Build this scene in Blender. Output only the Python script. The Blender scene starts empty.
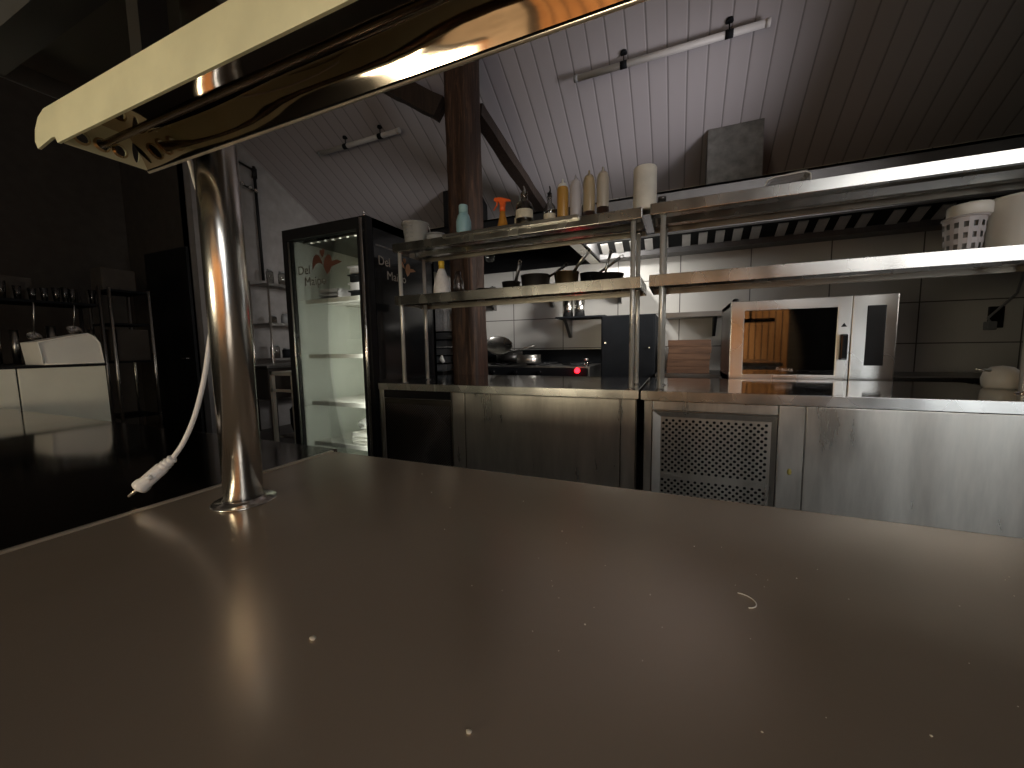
import bpy, bmesh, math, random
from mathutils import Vector, Matrix
random.seed(4)
PI = math.pi
sc = bpy.context.scene
COL = sc.collection

# ------------------------------------------------------------------ camera
cam_d = bpy.data.cameras.new('camera')
cam_d.sensor_width = 36.0
cam_d.sensor_fit = 'HORIZONTAL'
cam_d.lens = 36.0 * 388.0 / 1024.0
cam_d.clip_start = 0.02
cam = bpy.data.objects.new('camera', cam_d)
COL.objects.link(cam)
R3 = Matrix(((0.917932, -0.023902, 0.396017), (0.39645, 0.093234, -0.91331), (-0.015092, 0.995357, 0.095058)))
cam.matrix_world = Matrix.Translation((0, 0, 1.13)) @ R3.to_4x4()
sc.camera = cam

# ------------------------------------------------------------------ world, exposure
w = bpy.data.worlds.new('world')
sc.world = w
w.use_nodes = True
w.node_tree.nodes['Background'].inputs[0].default_value = (0.6, 0.7, 0.9, 1)
w.node_tree.nodes['Background'].inputs[1].default_value = 0.02
sc.view_settings.view_transform = 'Standard'
sc.view_settings.look = 'None'
sc.view_settings.gamma = 1.0
sc.view_settings.exposure = 0.32
sc.view_settings.use_curve_mapping = False

def light(name, kind, loc, target, energy, color, size=1.0, size_y=None, **k):
    d = bpy.data.lights.new(name, kind)
    d.energy = energy; d.color = color
    if kind == 'AREA':
        d.shape = 'RECTANGLE'; d.size = size; d.size_y = size_y or size
        if 'spread' in k: d.spread = math.radians(k['spread'])
    elif kind == 'SPOT':
        d.spot_size = math.radians(k.get('angle', 50)); d.spot_blend = k.get('blend', 0.4)
        d.shadow_soft_size = size
    else:
        d.shadow_soft_size = size
    o = bpy.data.objects.new(name, d)
    COL.objects.link(o)
    o.location = loc
    o.rotation_euler = (Vector(target) - Vector(loc)).to_track_quat('-Z', 'Y').to_euler()
    return o

# daylight by the window behind the camera, plus an added warm fill at left
light('daylight_right', 'AREA', (2.75, -2.45, 2.75), (0.4, 3.0, 1.2), 30, (1.0, 0.97, 0.93), 2.2, 1.35)
light('daylight_left', 'AREA', (-1.75, -2.40, 1.1), (-0.7, 0.2, 1.30), 18, (1.0, 0.90, 0.66), 0.7, 0.5)
# added beams from an unseen side window, aimed at tiles and ceiling
light('daylight_side', 'AREA', (2.28, 3.15, 1.9), (-2.3, 5.0, 1.40), 26, (1.0, 0.97, 0.92), 0.9, 1.1, spread=54)
light('daylight_side_up', 'AREA', (2.28, 3.0, 2.1), (-0.4, 4.4, 3.5), 6, (1.0, 0.95, 0.97), 0.9, 0.9, spread=44)
# lamp inside the hood, shining on the tiles below
light('hood_lamp_light', 'AREA', (-0.84, 4.30, 2.42), (-1.45, 5.2, 1.35), 22, (1.0, 0.98, 0.93), 0.16, 0.16)
# glazed door behind the camera on the right
light('daylight_door', 'AREA', (3.35, -2.42, 1.1), (1.0, 2.0, 0.6), 10, (0.88, 0.95, 1.0), 0.6, 1.9)
# added spots standing in for sun on the wall behind the camera
light('sun_patch', 'SPOT', (0.1, -0.4, 4.5), (-0.15, -2.6, 1.0), 1450, (1.0, 0.78, 0.52), 0.05, angle=46, blend=0.5)
light('sun_patch_low', 'SPOT', (1.0, -0.9, 4.2), (1.35, -2.6, 1.35), 900, (1.0, 0.74, 0.45), 0.05, angle=22, blend=0.4)

# ------------------------------------------------------------------ materials
def new_mat(name):
    m = bpy.data.materials.new(name); m.use_nodes = True
    nt = m.node_tree
    return m, nt, nt.nodes['Principled BSDF']

def rgba(c): return (c[0], c[1], c[2], 1)

def coords(nt, scale=(1, 1, 1), rot=(0, 0, 0)):
    tc = nt.nodes.new('ShaderNodeTexCoord'); mp = nt.nodes.new('ShaderNodeMapping')
    mp.inputs['Scale'].default_value = scale; mp.inputs['Rotation'].default_value = rot
    nt.links.new(tc.outputs['Object'], mp.inputs['Vector'])
    return mp.outputs['Vector']

def noise(nt, vec, scale=5, detail=3, dist=0.0, rough=0.5):
    n = nt.nodes.new('ShaderNodeTexNoise')
    n.inputs['Scale'].default_value = scale; n.inputs['Detail'].default_value = detail
    n.inputs['Distortion'].default_value = dist; n.inputs['Roughness'].default_value = rough
    nt.links.new(vec, n.inputs['Vector'])
    return n.outputs['Fac']

def ramp(nt, fac, stops):
    r = nt.nodes.new('ShaderNodeValToRGB')
    while len(r.color_ramp.elements) < len(stops): r.color_ramp.elements.new(0.5)
    for e, (p, c) in zip(r.color_ramp.elements, stops):
        e.position = p; e.color = rgba(c) if hasattr(c, '__len__') else (c, c, c, 1)
    nt.links.new(fac, r.inputs['Fac'])
    return r.outputs['Color']

def bump(nt, b, h, strength=0.2, dist=0.01, prev=None):
    n = nt.nodes.new('ShaderNodeBump')
    n.inputs['Strength'].default_value = strength; n.inputs['Distance'].default_value = dist
    nt.links.new(h, n.inputs['Height'])
    if prev is not None: nt.links.new(prev, n.inputs['Normal'])
    nt.links.new(n.outputs['Normal'], b.inputs['Normal'])
    return n.outputs['Normal']

def plain(name, c, rough=0.6, metal=0.0, var=0.12, **k):
    m, nt, b = new_mat(name)
    v = coords(nt)
    f = noise(nt, v, k.get('ns', 9), 4)
    c1 = tuple(min(1, x * (1 + var)) for x in c); c0 = tuple(x * (1 - var) for x in c)
    nt.links.new(ramp(nt, f, [(0.3, c0), (0.7, c1)]), b.inputs['Base Color'])
    b.inputs['Roughness'].default_value = rough; b.inputs['Metallic'].default_value = metal
    if 'trans' in k:
        b.inputs['Transmission Weight'].default_value = k['trans']
        b.inputs['IOR'].default_value = k.get('ior', 1.4)
    if 'bump' in k: bump(nt, b, noise(nt, v, k.get('bs', 60), 3), k['bump'], 0.003)
    if 'spec' in k: b.inputs['Specular IOR Level'].default_value = k['spec']
    if 'coat' in k: b.inputs['Coat Weight'].default_value = k['coat']
    return m

def steel(name, c=(0.55, 0.54, 0.52), r0=0.22, r1=0.4, stretch=None, smear=2.5, wave=0.0, wscale=(5, 5, 0.8), grain=0, gs=40, metal=1.0, streak=0.0):
    """sheet steel: soft changes of roughness, swiped streaks and slow waviness in the sheet"""
    m, nt, b = new_mat(name)
    b.inputs['Metallic'].default_value = metal
    sm = noise(nt, coords(nt, (1.4, 1.4, 0.8), (0, 0.5, 0)), smear, 2, 0.0, 0.4)
    src = sm
    if streak:
        s1 = noise(nt, coords(nt, (1.0, 1.0, 0.16), (0.0, 0.62, 0.0)), 15, 6, 0.0, 0.62)
        mx = nt.nodes.new('ShaderNodeMix'); mx.data_type = 'FLOAT'; mx.inputs[0].default_value = streak
        nt.links.new(sm, mx.inputs[2]); nt.links.new(s1, mx.inputs[3]); src = mx.outputs[0]
    k = 0.45 if streak else 0.2
    nt.links.new(ramp(nt, src, [(0.1, tuple(x * (1 - k) for x in c)), (0.9, tuple(min(1, x * (1 + k)) for x in c))]), b.inputs['Base Color'])
    md, hf = (r0 + r1) / 2, (r1 - r0)
    nt.links.new(ramp(nt, src, [(0.0, max(0.03, md - hf)), (1.0, md + hf)]), b.inputs['Roughness'])
    if wave:
        h = noise(nt, coords(nt, wscale), 1.0, 0, 0.0)
        bump(nt, b, h, 1.0, wave)
    return m

M = {}
M['table'] = None
def table_mat():
    m, nt, b = new_mat('worn_table_steel')
    b.inputs['Metallic'].default_value = 0.55
    sm = noise(nt, coords(nt, (1, 1, 1)), 2.2, 6, 1.2, 0.6)
    nt.links.new(ramp(nt, sm, [(0.2, (0.47, 0.39, 0.295)), (0.8, (0.53, 0.445, 0.35))]), b.inputs['Base Color'])
    # fine random scratches
    sc1 = noise(nt, coords(nt, (3, 60, 1), (0, 0, 0.5)), 5, 3, 0.6)
    sc2 = noise(nt, coords(nt, (70, 4, 1), (0, 0, 0.2)), 4, 3, 0.9)
    mx = nt.nodes.new('ShaderNodeMath'); mx.operation = 'ADD'
    nt.links.new(sc1, mx.inputs[0]); nt.links.new(sc2, mx.inputs[1])
    ml = nt.nodes.new('ShaderNodeMath'); ml.operation = 'MULTIPLY_ADD'; nt.links.new(mx.outputs[0], ml.inputs[0]); ml.inputs[1].default_value = 0.16; nt.links.new(sm, ml.inputs[2])
    nt.links.new(ramp(nt, ml.outputs[0], [(0.3, 0.12), (0.95, 0.27)]), b.inputs['Roughness'])
    n = bump(nt, b, mx.outputs[0], 0.03, 0.001)
    return m
M['table'] = table_mat()
M['table_left'] = steel('black_gloss_table_steel', (0.10, 0.085, 0.075), 0.05, 0.12, (30, 1, 1), 3, grain=0.02)
M['steel'] = steel('brushed_steel', (0.56, 0.54, 0.50), 0.22, 0.36)
M['steel_lip'] = steel('brushed_lip_steel', (0.60, 0.58, 0.54), 0.20, 0.32, (14, 14, 1), 6, wave=0.0012, wscale=(9, 9, 3))
M['steel_panel'] = steel('smeared_panel_steel', (0.60, 0.57, 0.51), 0.20, 0.44, None, 3.0, wave=0.010, wscale=(6, 6, 0.8), metal=0.74, streak=0.7)
M['steel_top'] = steel('counter_top_steel', (0.50, 0.48, 0.46), 0.07, 0.14, (12, 1, 1), 2.0, grain=0.02)
M['steel_dark'] = steel('dull_steel', (0.24, 0.23, 0.22), 0.3, 0.45)
M['steel_under'] = steel('soffit_steel', (0.34, 0.31, 0.26), 0.35, 0.5, (20, 1, 1), 4)
M['steel_grille'] = steel('dark_mesh_steel', (0.09, 0.08, 0.07), 0.35, 0.5)
M['chrome'] = steel('polished_tube_steel', (0.78, 0.75, 0.70), 0.18, 0.26, (1, 1, 1), 3, grain=0.0)
M['tube_steel'] = steel('satin_tube_steel', (0.84, 0.81, 0.74), 0.24, 0.36, None, 3, metal=0.5)
M['mirror'] = steel('polished_reflector', (0.62, 0.52, 0.42), 0.03, 0.07, (1, 1, 1), 2, wave=0.0, grain=0.0)
M['copper'] = steel('brass_toned_metal', (0.62, 0.47, 0.27), 0.2, 0.35)
M['heat_rod'] = steel('heating_tube_metal', (0.30, 0.20, 0.13), 0.2, 0.3, (1, 1, 1))
M['cream_strip'] = plain('cream_enamel', (0.80, 0.80, 0.54), 0.45, 0.0, 0.10, ns=14)
M['seam'] = plain('bright_seam_metal', (0.85, 0.76, 0.62), 0.28, 0.75)
M['black'] = plain('matt_black', (0.010, 0.010, 0.011), 0.55, spec=0.25)
M['black_gloss'] = plain('gloss_black', (0.010, 0.010, 0.011), 0.12, var=0.05)
M['charcoal'] = plain('charcoal_paint', (0.010, 0.011, 0.013), 0.7, spec=0.1)
M['dark_hole'] = plain('unlit_void', (0.002, 0.002, 0.002), 0.9)  # near-black colour stands in for shade inside holes and filter gaps
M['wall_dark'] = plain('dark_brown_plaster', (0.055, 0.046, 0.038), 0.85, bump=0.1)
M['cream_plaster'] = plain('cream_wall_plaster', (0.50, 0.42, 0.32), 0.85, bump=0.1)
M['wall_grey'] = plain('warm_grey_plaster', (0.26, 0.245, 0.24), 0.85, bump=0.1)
M['white_plastic'] = plain('white_plastic', (0.80, 0.78, 0.72), 0.4, var=0.04)
M['white_panel'] = plain('off_white_panel', (0.82, 0.80, 0.68), 0.4, var=0.04)
M['cable'] = plain('white_cable_rubber', (0.82, 0.80, 0.76), 0.4, var=0.04)
M['grey_plastic'] = plain('grey_plastic', (0.22, 0.225, 0.23), 0.5)
M['pale_liner'] = plain('pale_green_fridge_liner', (0.66, 0.68, 0.62), 0.45, var=0.04)
M['paper'] = plain('paper_towel', (0.86, 0.82, 0.72), 0.85, bump=0.25, bs=160)
M['teal'] = plain('pale_teal_plastic', (0.30, 0.50, 0.54), 0.35, var=0.05)
M['teal_cap'] = plain('light_teal_cap', (0.38, 0.60, 0.62), 0.35, var=0.05)
M['orange'] = plain('orange_plastic', (0.85, 0.13, 0.02), 0.4, var=0.05)
M['amber'] = plain('amber_liquid_plastic', (0.45, 0.20, 0.03), 0.25, var=0.1)
M['mustard'] = plain('mustard_sauce', (0.50, 0.27, 0.06), 0.3, var=0.08)
M['milky'] = plain('milky_plastic', (0.52, 0.49, 0.50), 0.35, var=0.05)
M['beige'] = plain('beige_sauce', (0.46, 0.36, 0.22), 0.35, var=0.05)
M['pale_beige'] = plain('pale_beige_sauce', (0.52, 0.46, 0.37), 0.35, var=0.05)
M['brown_sauce'] = plain('dark_brown_sauce', (0.035, 0.018, 0.012), 0.3)
M['label'] = plain('cream_label_paper', (0.66, 0.60, 0.46), 0.7, var=0.06, ns=60)
M['yellow'] = plain('yellow_foil', (0.80, 0.52, 0.05), 0.35)
M['white_label'] = plain('white_bottle_wrap', (0.78, 0.76, 0.74), 0.5, var=0.1, ns=40)
M['decal_brown'] = plain('brown_decal', (0.10, 0.04, 0.025), 0.5)
M['decal_grey'] = plain('grey_brown_decal', (0.09, 0.075, 0.06), 0.5)
M['decal_orange'] = plain('orange_decal', (0.52, 0.26, 0.12), 0.5)
M['decal_light'] = plain('light_decal', (0.42, 0.38, 0.32), 0.5)
M['crumb'] = plain('pale_crumb', (0.75, 0.68, 0.55), 0.8)
M['soot_pan'] = plain('blackened_pan', (0.03, 0.028, 0.026), 0.35, 0.6)
M['tube_white'] = plain('unlit_tube_plastic', (0.50, 0.48, 0.47), 0.5, var=0.04)
M['duct'] = plain('galvanised_duct_sheet', (0.20, 0.20, 0.19), 0.5, 0.55, 0.25, ns=14)
M['hood'] = plain('hood_sheet', (0.12, 0.115, 0.115), 0.5, 0.3, 0.1)
M['filter'] = plain('pale_filter_baffle', (0.55, 0.53, 0.50), 0.45, 0.2)
M['clear'] = plain('clear_tray_plastic', (0.75, 0.75, 0.72), 0.15, trans=0.6)
M['stain'] = plain('dried_yellow_spill', (0.62, 0.50, 0.12), 0.5)

def glass(name, tint=(0.9, 0.95, 0.92), refl=0.12, rough=0.03):
    m, nt, b = new_mat(name)
    out = nt.nodes['Material Output']
    t = nt.nodes.new('ShaderNodeBsdfTransparent'); t.inputs[0].default_value = rgba(tint)
    g = nt.nodes.new('ShaderNodeBsdfGlossy'); g.inputs['Roughness'].default_value = rough
    n = noise(nt, coords(nt), 3, 2)
    lw = nt.nodes.new('ShaderNodeLayerWeight'); lw.inputs['Blend'].default_value = 0.25
    mm = nt.nodes.new('ShaderNodeMath'); mm.operation = 'MULTIPLY_ADD'
    nt.links.new(n, mm.inputs[0]); mm.inputs[1].default_value = refl * 0.3
    ad = nt.nodes.new('ShaderNodeMath'); ad.operation = 'MULTIPLY_ADD'
    nt.links.new(lw.outputs['Fresnel'], ad.inputs[0]); ad.inputs[1].default_value = 0.7; ad.inputs[2].default_value = refl * 0.5
    nt.links.new(ad.outputs[0], mm.inputs[2])
    mx = nt.nodes.new('ShaderNodeMixShader')
    nt.links.new(mm.outputs[0], mx.inputs[0]); nt.links.new(t.outputs[0], mx.inputs[1]); nt.links.new(g.outputs[0], mx.inputs[2])
    nt.links.new(mx.outputs[0], out.inputs['Surface'])
    return m
M['glass'] = glass('fridge_glass', (0.95, 0.97, 0.95), 0.05)
M['oven_glass'] = glass('oven_glass', (0.16, 0.155, 0.15), 0.24, 0.03)
M['bottle_glass'] = glass('bottle_glass', (0.62, 0.58, 0.48), 0.2)
M['clear_glass'] = glass('clear_glass', (0.80, 0.80, 0.78), 0.2)

def emit(name, c, s):
    m, nt, b = new_mat(name)
    b.inputs['Base Color'].default_value = rgba(c)
    b.inputs['Emission Color'].default_value = rgba(c); b.inputs['Emission Strength'].default_value = s
    n = noise(nt, coords(nt), 4, 1)
    nt.links.new(ramp(nt, n, [(0, tuple(x * 0.97 for x in c)), (1, c)]), b.inputs['Base Color'])
    return m
M['window_cool'] = emit('daylit_window', (0.90, 0.95, 1.0), 1.8)
M['window_warm'] = emit('warm_daylit_window', (1.0, 0.85, 0.58), 4.0)
M['window_door'] = emit('daylit_door_glass', (0.86, 0.93, 1.0), 1.5)
M['window_side'] = emit('dim_daylit_window', (0.95, 0.95, 0.90), 0.25)
M['red_light'] = emit('red_indicator', (1.0, 0.01, 0.02), 6.0)
M['led'] = emit('cabinet_led', (1.0, 0.95, 0.8), 0.9)

def ceiling_mat():
    m, nt, b = new_mat('painted_ceiling_planks')
    tc = nt.nodes.new('ShaderNodeTexCoord'); sp = nt.nodes.new('ShaderNodeSeparateXYZ')
    nt.links.new(tc.outputs['Object'], sp.inputs[0])
    d = nt.nodes.new('ShaderNodeMath'); d.operation = 'DIVIDE'; nt.links.new(sp.outputs['X'], d.inputs[0]); d.inputs[1].default_value = 0.165
    fr = nt.nodes.new('ShaderNodeMath'); fr.operation = 'FRACT'; nt.links.new(d.outputs[0], fr.inputs[0])
    h = ramp(nt, fr.outputs[0], [(0.0, 0.15), (0.05, 1.0), (0.90, 1.0), (0.96, 0.0)])
    c = ramp(nt, fr.outputs[0], [(0.0, (0.26, 0.24, 0.25)), (0.04, (0.36, 0.335, 0.35)), (0.92, (0.36, 0.335, 0.35)), (0.97, (0.19, 0.175, 0.18))])
    nt.links.new(c, b.inputs['Base Color'])
    b.inputs['Roughness'].default_value = 0.6
    bump(nt, b, h, 0.45, 0.006)
    return m
M['ceiling'] = ceiling_mat()

def tile_mat():
    m, nt, b = new_mat('large_white_tiles')
    tc = nt.nodes.new('ShaderNodeTexCoord'); sp = nt.nodes.new('ShaderNodeSeparateXYZ'); nt.links.new(tc.outputs['Object'], sp.inputs[0])
    cb = nt.nodes.new('ShaderNodeCombineXYZ')
    a = nt.nodes.new('ShaderNodeMath'); a.operation = 'ADD'; nt.links.new(sp.outputs['X'], a.inputs[0]); a.inputs[1].default_value = 0.02 + 7.3
    a2 = nt.nodes.new('ShaderNodeMath'); a2.operation = 'ADD'; nt.links.new(sp.outputs['Z'], a2.inputs[0]); a2.inputs[1].default_value = -1.105 + 4.07
    nt.links.new(a.outputs[0], cb.inputs[0]); nt.links.new(a2.outputs[0], cb.inputs[1])
    br = nt.nodes.new('ShaderNodeTexBrick')
    br.offset = 0.0; br.squash = 1.0
    br.inputs['Scale'].default_value = 1.0; br.inputs['Mortar Size'].default_value = 0.006
    br.inputs['Brick Width'].default_value = 0.73; br.inputs['Row Height'].default_value = 0.407
    br.inputs['Color1'].default_value = (0.62, 0.60, 0.56, 1); br.inputs['Color2'].default_value = (0.59, 0.57, 0.54, 1)
    br.inputs['Mortar'].default_value = (0.14, 0.13, 0.12, 1)
    nt.links.new(cb.outputs[0], br.inputs['Vector'])
    nt.links.new(br.outputs['Color'], b.inputs['Base Color'])
    b.inputs['Roughness'].default_value = 0.25
    return m
M['tile'] = tile_mat()

def wood_mat(name, dark, mid, lite, stretch=(14, 14, 1.0), sc_=2.2, rough=0.65, bmp=0.5):
    m, nt, b = new_mat(name)
    f = noise(nt, coords(nt, stretch), sc_, 6, 1.2, 0.65)
    nt.links.new(ramp(nt, f, [(0.25, dark), (0.52, mid), (0.78, lite)]), b.inputs['Base Color'])
    b.inputs['Roughness'].default_value = rough
    bump(nt, b, f, bmp, 0.012)
    return m
M['post_wood'] = wood_mat('rough_dark_timber', (0.010, 0.005, 0.0035), (0.045, 0.021, 0.012), (0.17, 0.088, 0.05))
M['beam_wood'] = wood_mat('dark_stained_beam', (0.010, 0.006, 0.005), (0.028, 0.016, 0.011), (0.05, 0.03, 0.02))
M['board_wood'] = wood_mat('cutting_board_wood', (0.04, 0.018, 0.009), (0.11, 0.052, 0.027), (0.18, 0.095, 0.05), (1.2, 1.2, 16), 2.0, 0.6, 0.15)
M['plank_wood'] = wood_mat('pine_wall_boards', (0.30, 0.13, 0.05), (0.50, 0.25, 0.10), (0.62, 0.36, 0.17), (10, 1, 0.8), 2.0, 0.5, 0.2)
M['floor'] = plain('dark_floor_tiles', (0.06, 0.05, 0.045), 0.4, ns=3)

# ------------------------------------------------------------------ mesh helpers
def B(): return bmesh.new()

def box(bm, x0, x1, y0, y1, z0, z1, rot=None, at=None):
    vs = [bm.verts.new((x, y, z)) for x in (x0, x1) for y in (y0, y1) for z in (z0, z1)]
    f = [(0, 1, 3, 2), (4, 6, 7, 5), (0, 4, 5, 1), (2, 3, 7, 6), (0, 2, 6, 4), (1, 5, 7, 3)]
    for q in f: bm.faces.new([vs[i] for i in q])
    if rot:
        c = Vector(at or ((x0 + x1) / 2, (y0 + y1) / 2, (z0 + z1) / 2))
        for v in vs: v.co = rot @ (v.co - c) + c
    return bm

def rbox(bm, x0, x1, y0, y1, z0, z1, r=0.004, seg=2):
    t = bmesh.new(); box(t, x0, x1, y0, y1, z0, z1)
    bmesh.ops.recalc_face_normals(t, faces=t.faces)
    bmesh.ops.bevel(t, geom=t.edges[:], offset=r, segments=seg, affect='EDGES', profile=0.6)
    merge(bm, t); return bm

def merge(bm, t):
    m = bpy.data.meshes.new('tmp'); t.to_mesh(m); t.free(); bm.from_mesh(m); bpy.data.meshes.remove(m)

def prism(bm, pts, axis, a0, a1):
    """outline pts extruded along an axis; pts are the two other coordinates"""
    def mk(p, a):
        return {'x': (a, p[0], p[1]), 'y': (p[0], a, p[1]), 'z': (p[0], p[1], a)}[axis]
    v0 = [bm.verts.new(mk(p, a0)) for p in pts]; v1 = [bm.verts.new(mk(p, a1)) for p in pts]
    bm.faces.new(v0); bm.faces.new(v1[::-1])
    n = len(pts)
    for i in range(n): bm.faces.new((v0[i], v1[i], v1[(i + 1) % n], v0[(i + 1) % n]))
    bmesh.ops.recalc_face_normals(bm, faces=bm.faces)
    return bm

def tube(bm, pts, r, seg=12, cap=True, flat=1.0):
    pts = [Vector(p) for p in pts]
    rs = r if hasattr(r, '__len__') else [r] * len(pts)
    rings = []
    up = None
    for i, p in enumerate(pts):
        t = (pts[min(i + 1, len(pts) - 1)] - pts[max(i - 1, 0)]).normalized()
        if up is None:
            up = Vector((0, 0, 1)) if abs(t.z) < 0.9 else Vector((1, 0, 0))
        u = (up - t * up.dot(t)).normalized(); v = t.cross(u); up = u
        rings.append([bm.verts.new(p + (u * math.cos(2 * PI * k / seg) + v * flat * math.sin(2 * PI * k / seg)) * rs[i]) for k in range(seg)])
    for a, b in zip(rings, rings[1:]):
        for k in range(seg):
            f = bm.faces.new((a[k], a[(k + 1) % seg], b[(k + 1) % seg], b[k])); f.smooth = True
    if cap:
        bm.faces.new(rings[0][::-1]); bm.faces.new(rings[-1])
    return bm

def lathe(bm, prof, c, seg=24, rot=None):
    """prof: list of (radius, z) from bottom to top, revolved about the vertical through c"""
    c = Vector(c); rings = []
    for r, z in prof:
        if r < 1e-6:
            p = Vector((0, 0, z)); p = rot @ p if rot else p
            rings.append([bm.verts.new(c + p)])
        else:
            ring = []
            for k in range(seg):
                p = Vector((r * math.cos(2 * PI * k / seg), r * math.sin(2 * PI * k / seg), z))
                p = rot @ p if rot else p
                ring.append(bm.verts.new(c + p))
            rings.append(ring)
    for a, b in zip(rings, rings[1:]):
        if len(a) == 1 and len(b) == 1: continue
        for k in range(seg):
            k2 = (k + 1) % seg
            if len(a) == 1: f = bm.faces.new((a[0], b[k2], b[k]))
            elif len(b) == 1: f = bm.faces.new((a[k], a[k2], b[0]))
            else: f = bm.faces.new((a[k], a[k2], b[k2], b[k]))
            f.smooth = True
    if len(rings[0]) > 1: bm.faces.new(rings[0][::-1])
    return bm

def bez(p0, p1, p2, p3, n=14):
    o = []
    for i in range(n + 1):
        t = i / n; a = (1 - t)
        o.append(Vector(p0) * a ** 3 + Vector(p1) * 3 * a * a * t + Vector(p2) * 3 * a * t * t + Vector(p3) * t ** 3)
    return o

ORG = {}
def root_of(p):
    while p.parent: p = p.parent
    return p

def obj(name, bm, mat, parent=None, label=None, recalc=True):
    if recalc: bmesh.ops.recalc_face_normals(bm, faces=bm.faces)
    if parent is not None:
        o0 = ORG.get(root_of(parent).name, Vector((0, 0, 0)))
        for v in bm.verts: v.co -= o0
    me = bpy.data.meshes.new(name); bm.to_mesh(me); bm.free()
    me.materials.append(mat)
    o = bpy.data.objects.new(name, me); COL.objects.link(o)
    if parent is not None: o.parent = parent
    if label: o['label'] = label
    return o

def thing(name, label, cat, loc=(0, 0, 0), group=None):
    o = bpy.data.objects.new(name, None); COL.objects.link(o)
    o.empty_display_size = 0.05
    o.location = loc; o['label'] = label; o['category'] = cat
    if group: o['group'] = group
    ORG[o.name] = Vector(loc)
    return o

def tag(o, label, cat, group=None, kind=None):
    o['label'] = label; o['category'] = cat
    if group: o['group'] = group
    if kind: o['kind'] = kind
    return o

def struct(name, bm, mat, parent=None):
    o = obj(name, bm, mat, parent)
    if parent is None: o['kind'] = 'structure'
    return o

def dup(root, delta, label=None):
    r = root.copy(); COL.objects.link(r)
    r.location = root.location + Vector(delta)
    if label: r['label'] = label
    for ch in list(root.children):
        c = ch.copy(); COL.objects.link(c); c.parent = r
        for g in list(ch.children):
            d = g.copy(); COL.objects.link(d); d.parent = c
    return r

def recenter(o):
    """put a one-mesh thing's origin at its base"""
    xs = [v.co for v in o.data.vertices]
    c = Vector(((min(v.x for v in xs) + max(v.x for v in xs)) / 2, (min(v.y for v in xs) + max(v.y for v in xs)) / 2, min(v.z for v in xs)))
    o.data.transform(Matrix.Translation(-c)); o.location = c
    return o

def text(name, s, size, mat, parent, mtx, depth=0.0006):
    cu = bpy.data.curves.new('t', 'FONT'); cu.body = s; cu.size = size; cu.extrude = depth; cu.resolution_u = 3
    t = bpy.data.objects.new('t', cu); COL.objects.link(t)
    bpy.context.view_layer.update()
    me = bpy.data.meshes.new_from_object(t)
    bpy.data.objects.remove(t); bpy.data.curves.remove(cu)
    me.transform(mtx)
    if parent is not None:
        o0 = ORG.get(root_of(parent).name, Vector((0, 0, 0)))
        me.transform(Matrix.Translation(-o0))
    me.materials.clear(); me.materials.append(mat)
    o = bpy.data.objects.new(name, me); COL.objects.link(o)
    if parent is not None: o.parent = parent
    return o

FRONT = Matrix(((1, 0, 0, 0), (0, 0, -1, 0), (0, 1, 0, 0), (0, 0, 0, 1)))   # text standing up, facing -Y
SIDE = Matrix(((0, 0, 1, 0), (1, 0, 0, 0), (0, 1, 0, 0), (0, 0, 0, 1)))     # text standing up, facing +X

# ------------------------------------------------------------------ the room
YB = 5.2
b = B(); box(b, -7.6, 4.2, -2.8, YB + 0.1, -0.1, 0.0); struct('floor', b, M['floor'])
b = B(); box(b, -7.6, 4.2, YB, YB + 0.12, 0, 3.3); struct('wall_back', b, M['tile'])
zc = lambda y: 2.97 + 0.58 * (YB - y)
b = B(); prism(b, [(YB + 0.1, zc(YB + 0.1)), (1.2, zc(1.2)), (1.2, zc(1.2) + 0.12), (YB + 0.1, zc(YB + 0.1) + 0.12)], 'x', -7.6, 4.2)
struct('ceiling', b, M['ceiling'])
b = B(); prism(b, [(1.2, zc(1.2)), (-2.8, zc(1.2) - 1.52), (-2.8, zc(1.2) - 1.4), (1.2, zc(1.2) + 0.12)], 'x', -7.6, 4.2)
struct('ceiling_rear_slope', b, M['ceiling'])
b = B(); prism(b, [(2.91, 0), (YB + 0.05, 0), (YB + 0.05, zc(YB + .05)), (2.91, zc(2.91))], 'x', -5.62, -5.5); struct('wall_left', b, M['wall_grey'])
b = B(); box(b, -7.5, -5.5, 2.91, 3.03, 0, 4.4)
struct('wall_recess', b, M['wall_dark'])
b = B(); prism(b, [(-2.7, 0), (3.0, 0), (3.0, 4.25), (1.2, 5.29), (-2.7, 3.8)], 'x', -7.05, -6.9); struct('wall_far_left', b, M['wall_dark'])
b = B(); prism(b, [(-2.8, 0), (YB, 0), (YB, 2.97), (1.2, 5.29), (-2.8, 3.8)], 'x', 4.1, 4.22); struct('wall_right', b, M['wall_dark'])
b = B(); box(b, 1.42, 4.1, 2.15, 2.30, 0, 4.6); struct('wall_partition', b, M['wall_dark'])  # unseen wall added to keep window light off the back right
b = B(); prism(b, [(1.6, 2.75), (1.7, 2.75), (1.7, zc(1.7) - .01), (1.6, zc(1.6) - .01)], 'x', .98, 4.1); struct('wall_bulkhead', b, M['wall_dark'])  # unseen drop wall added to darken the ceiling on the right
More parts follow.
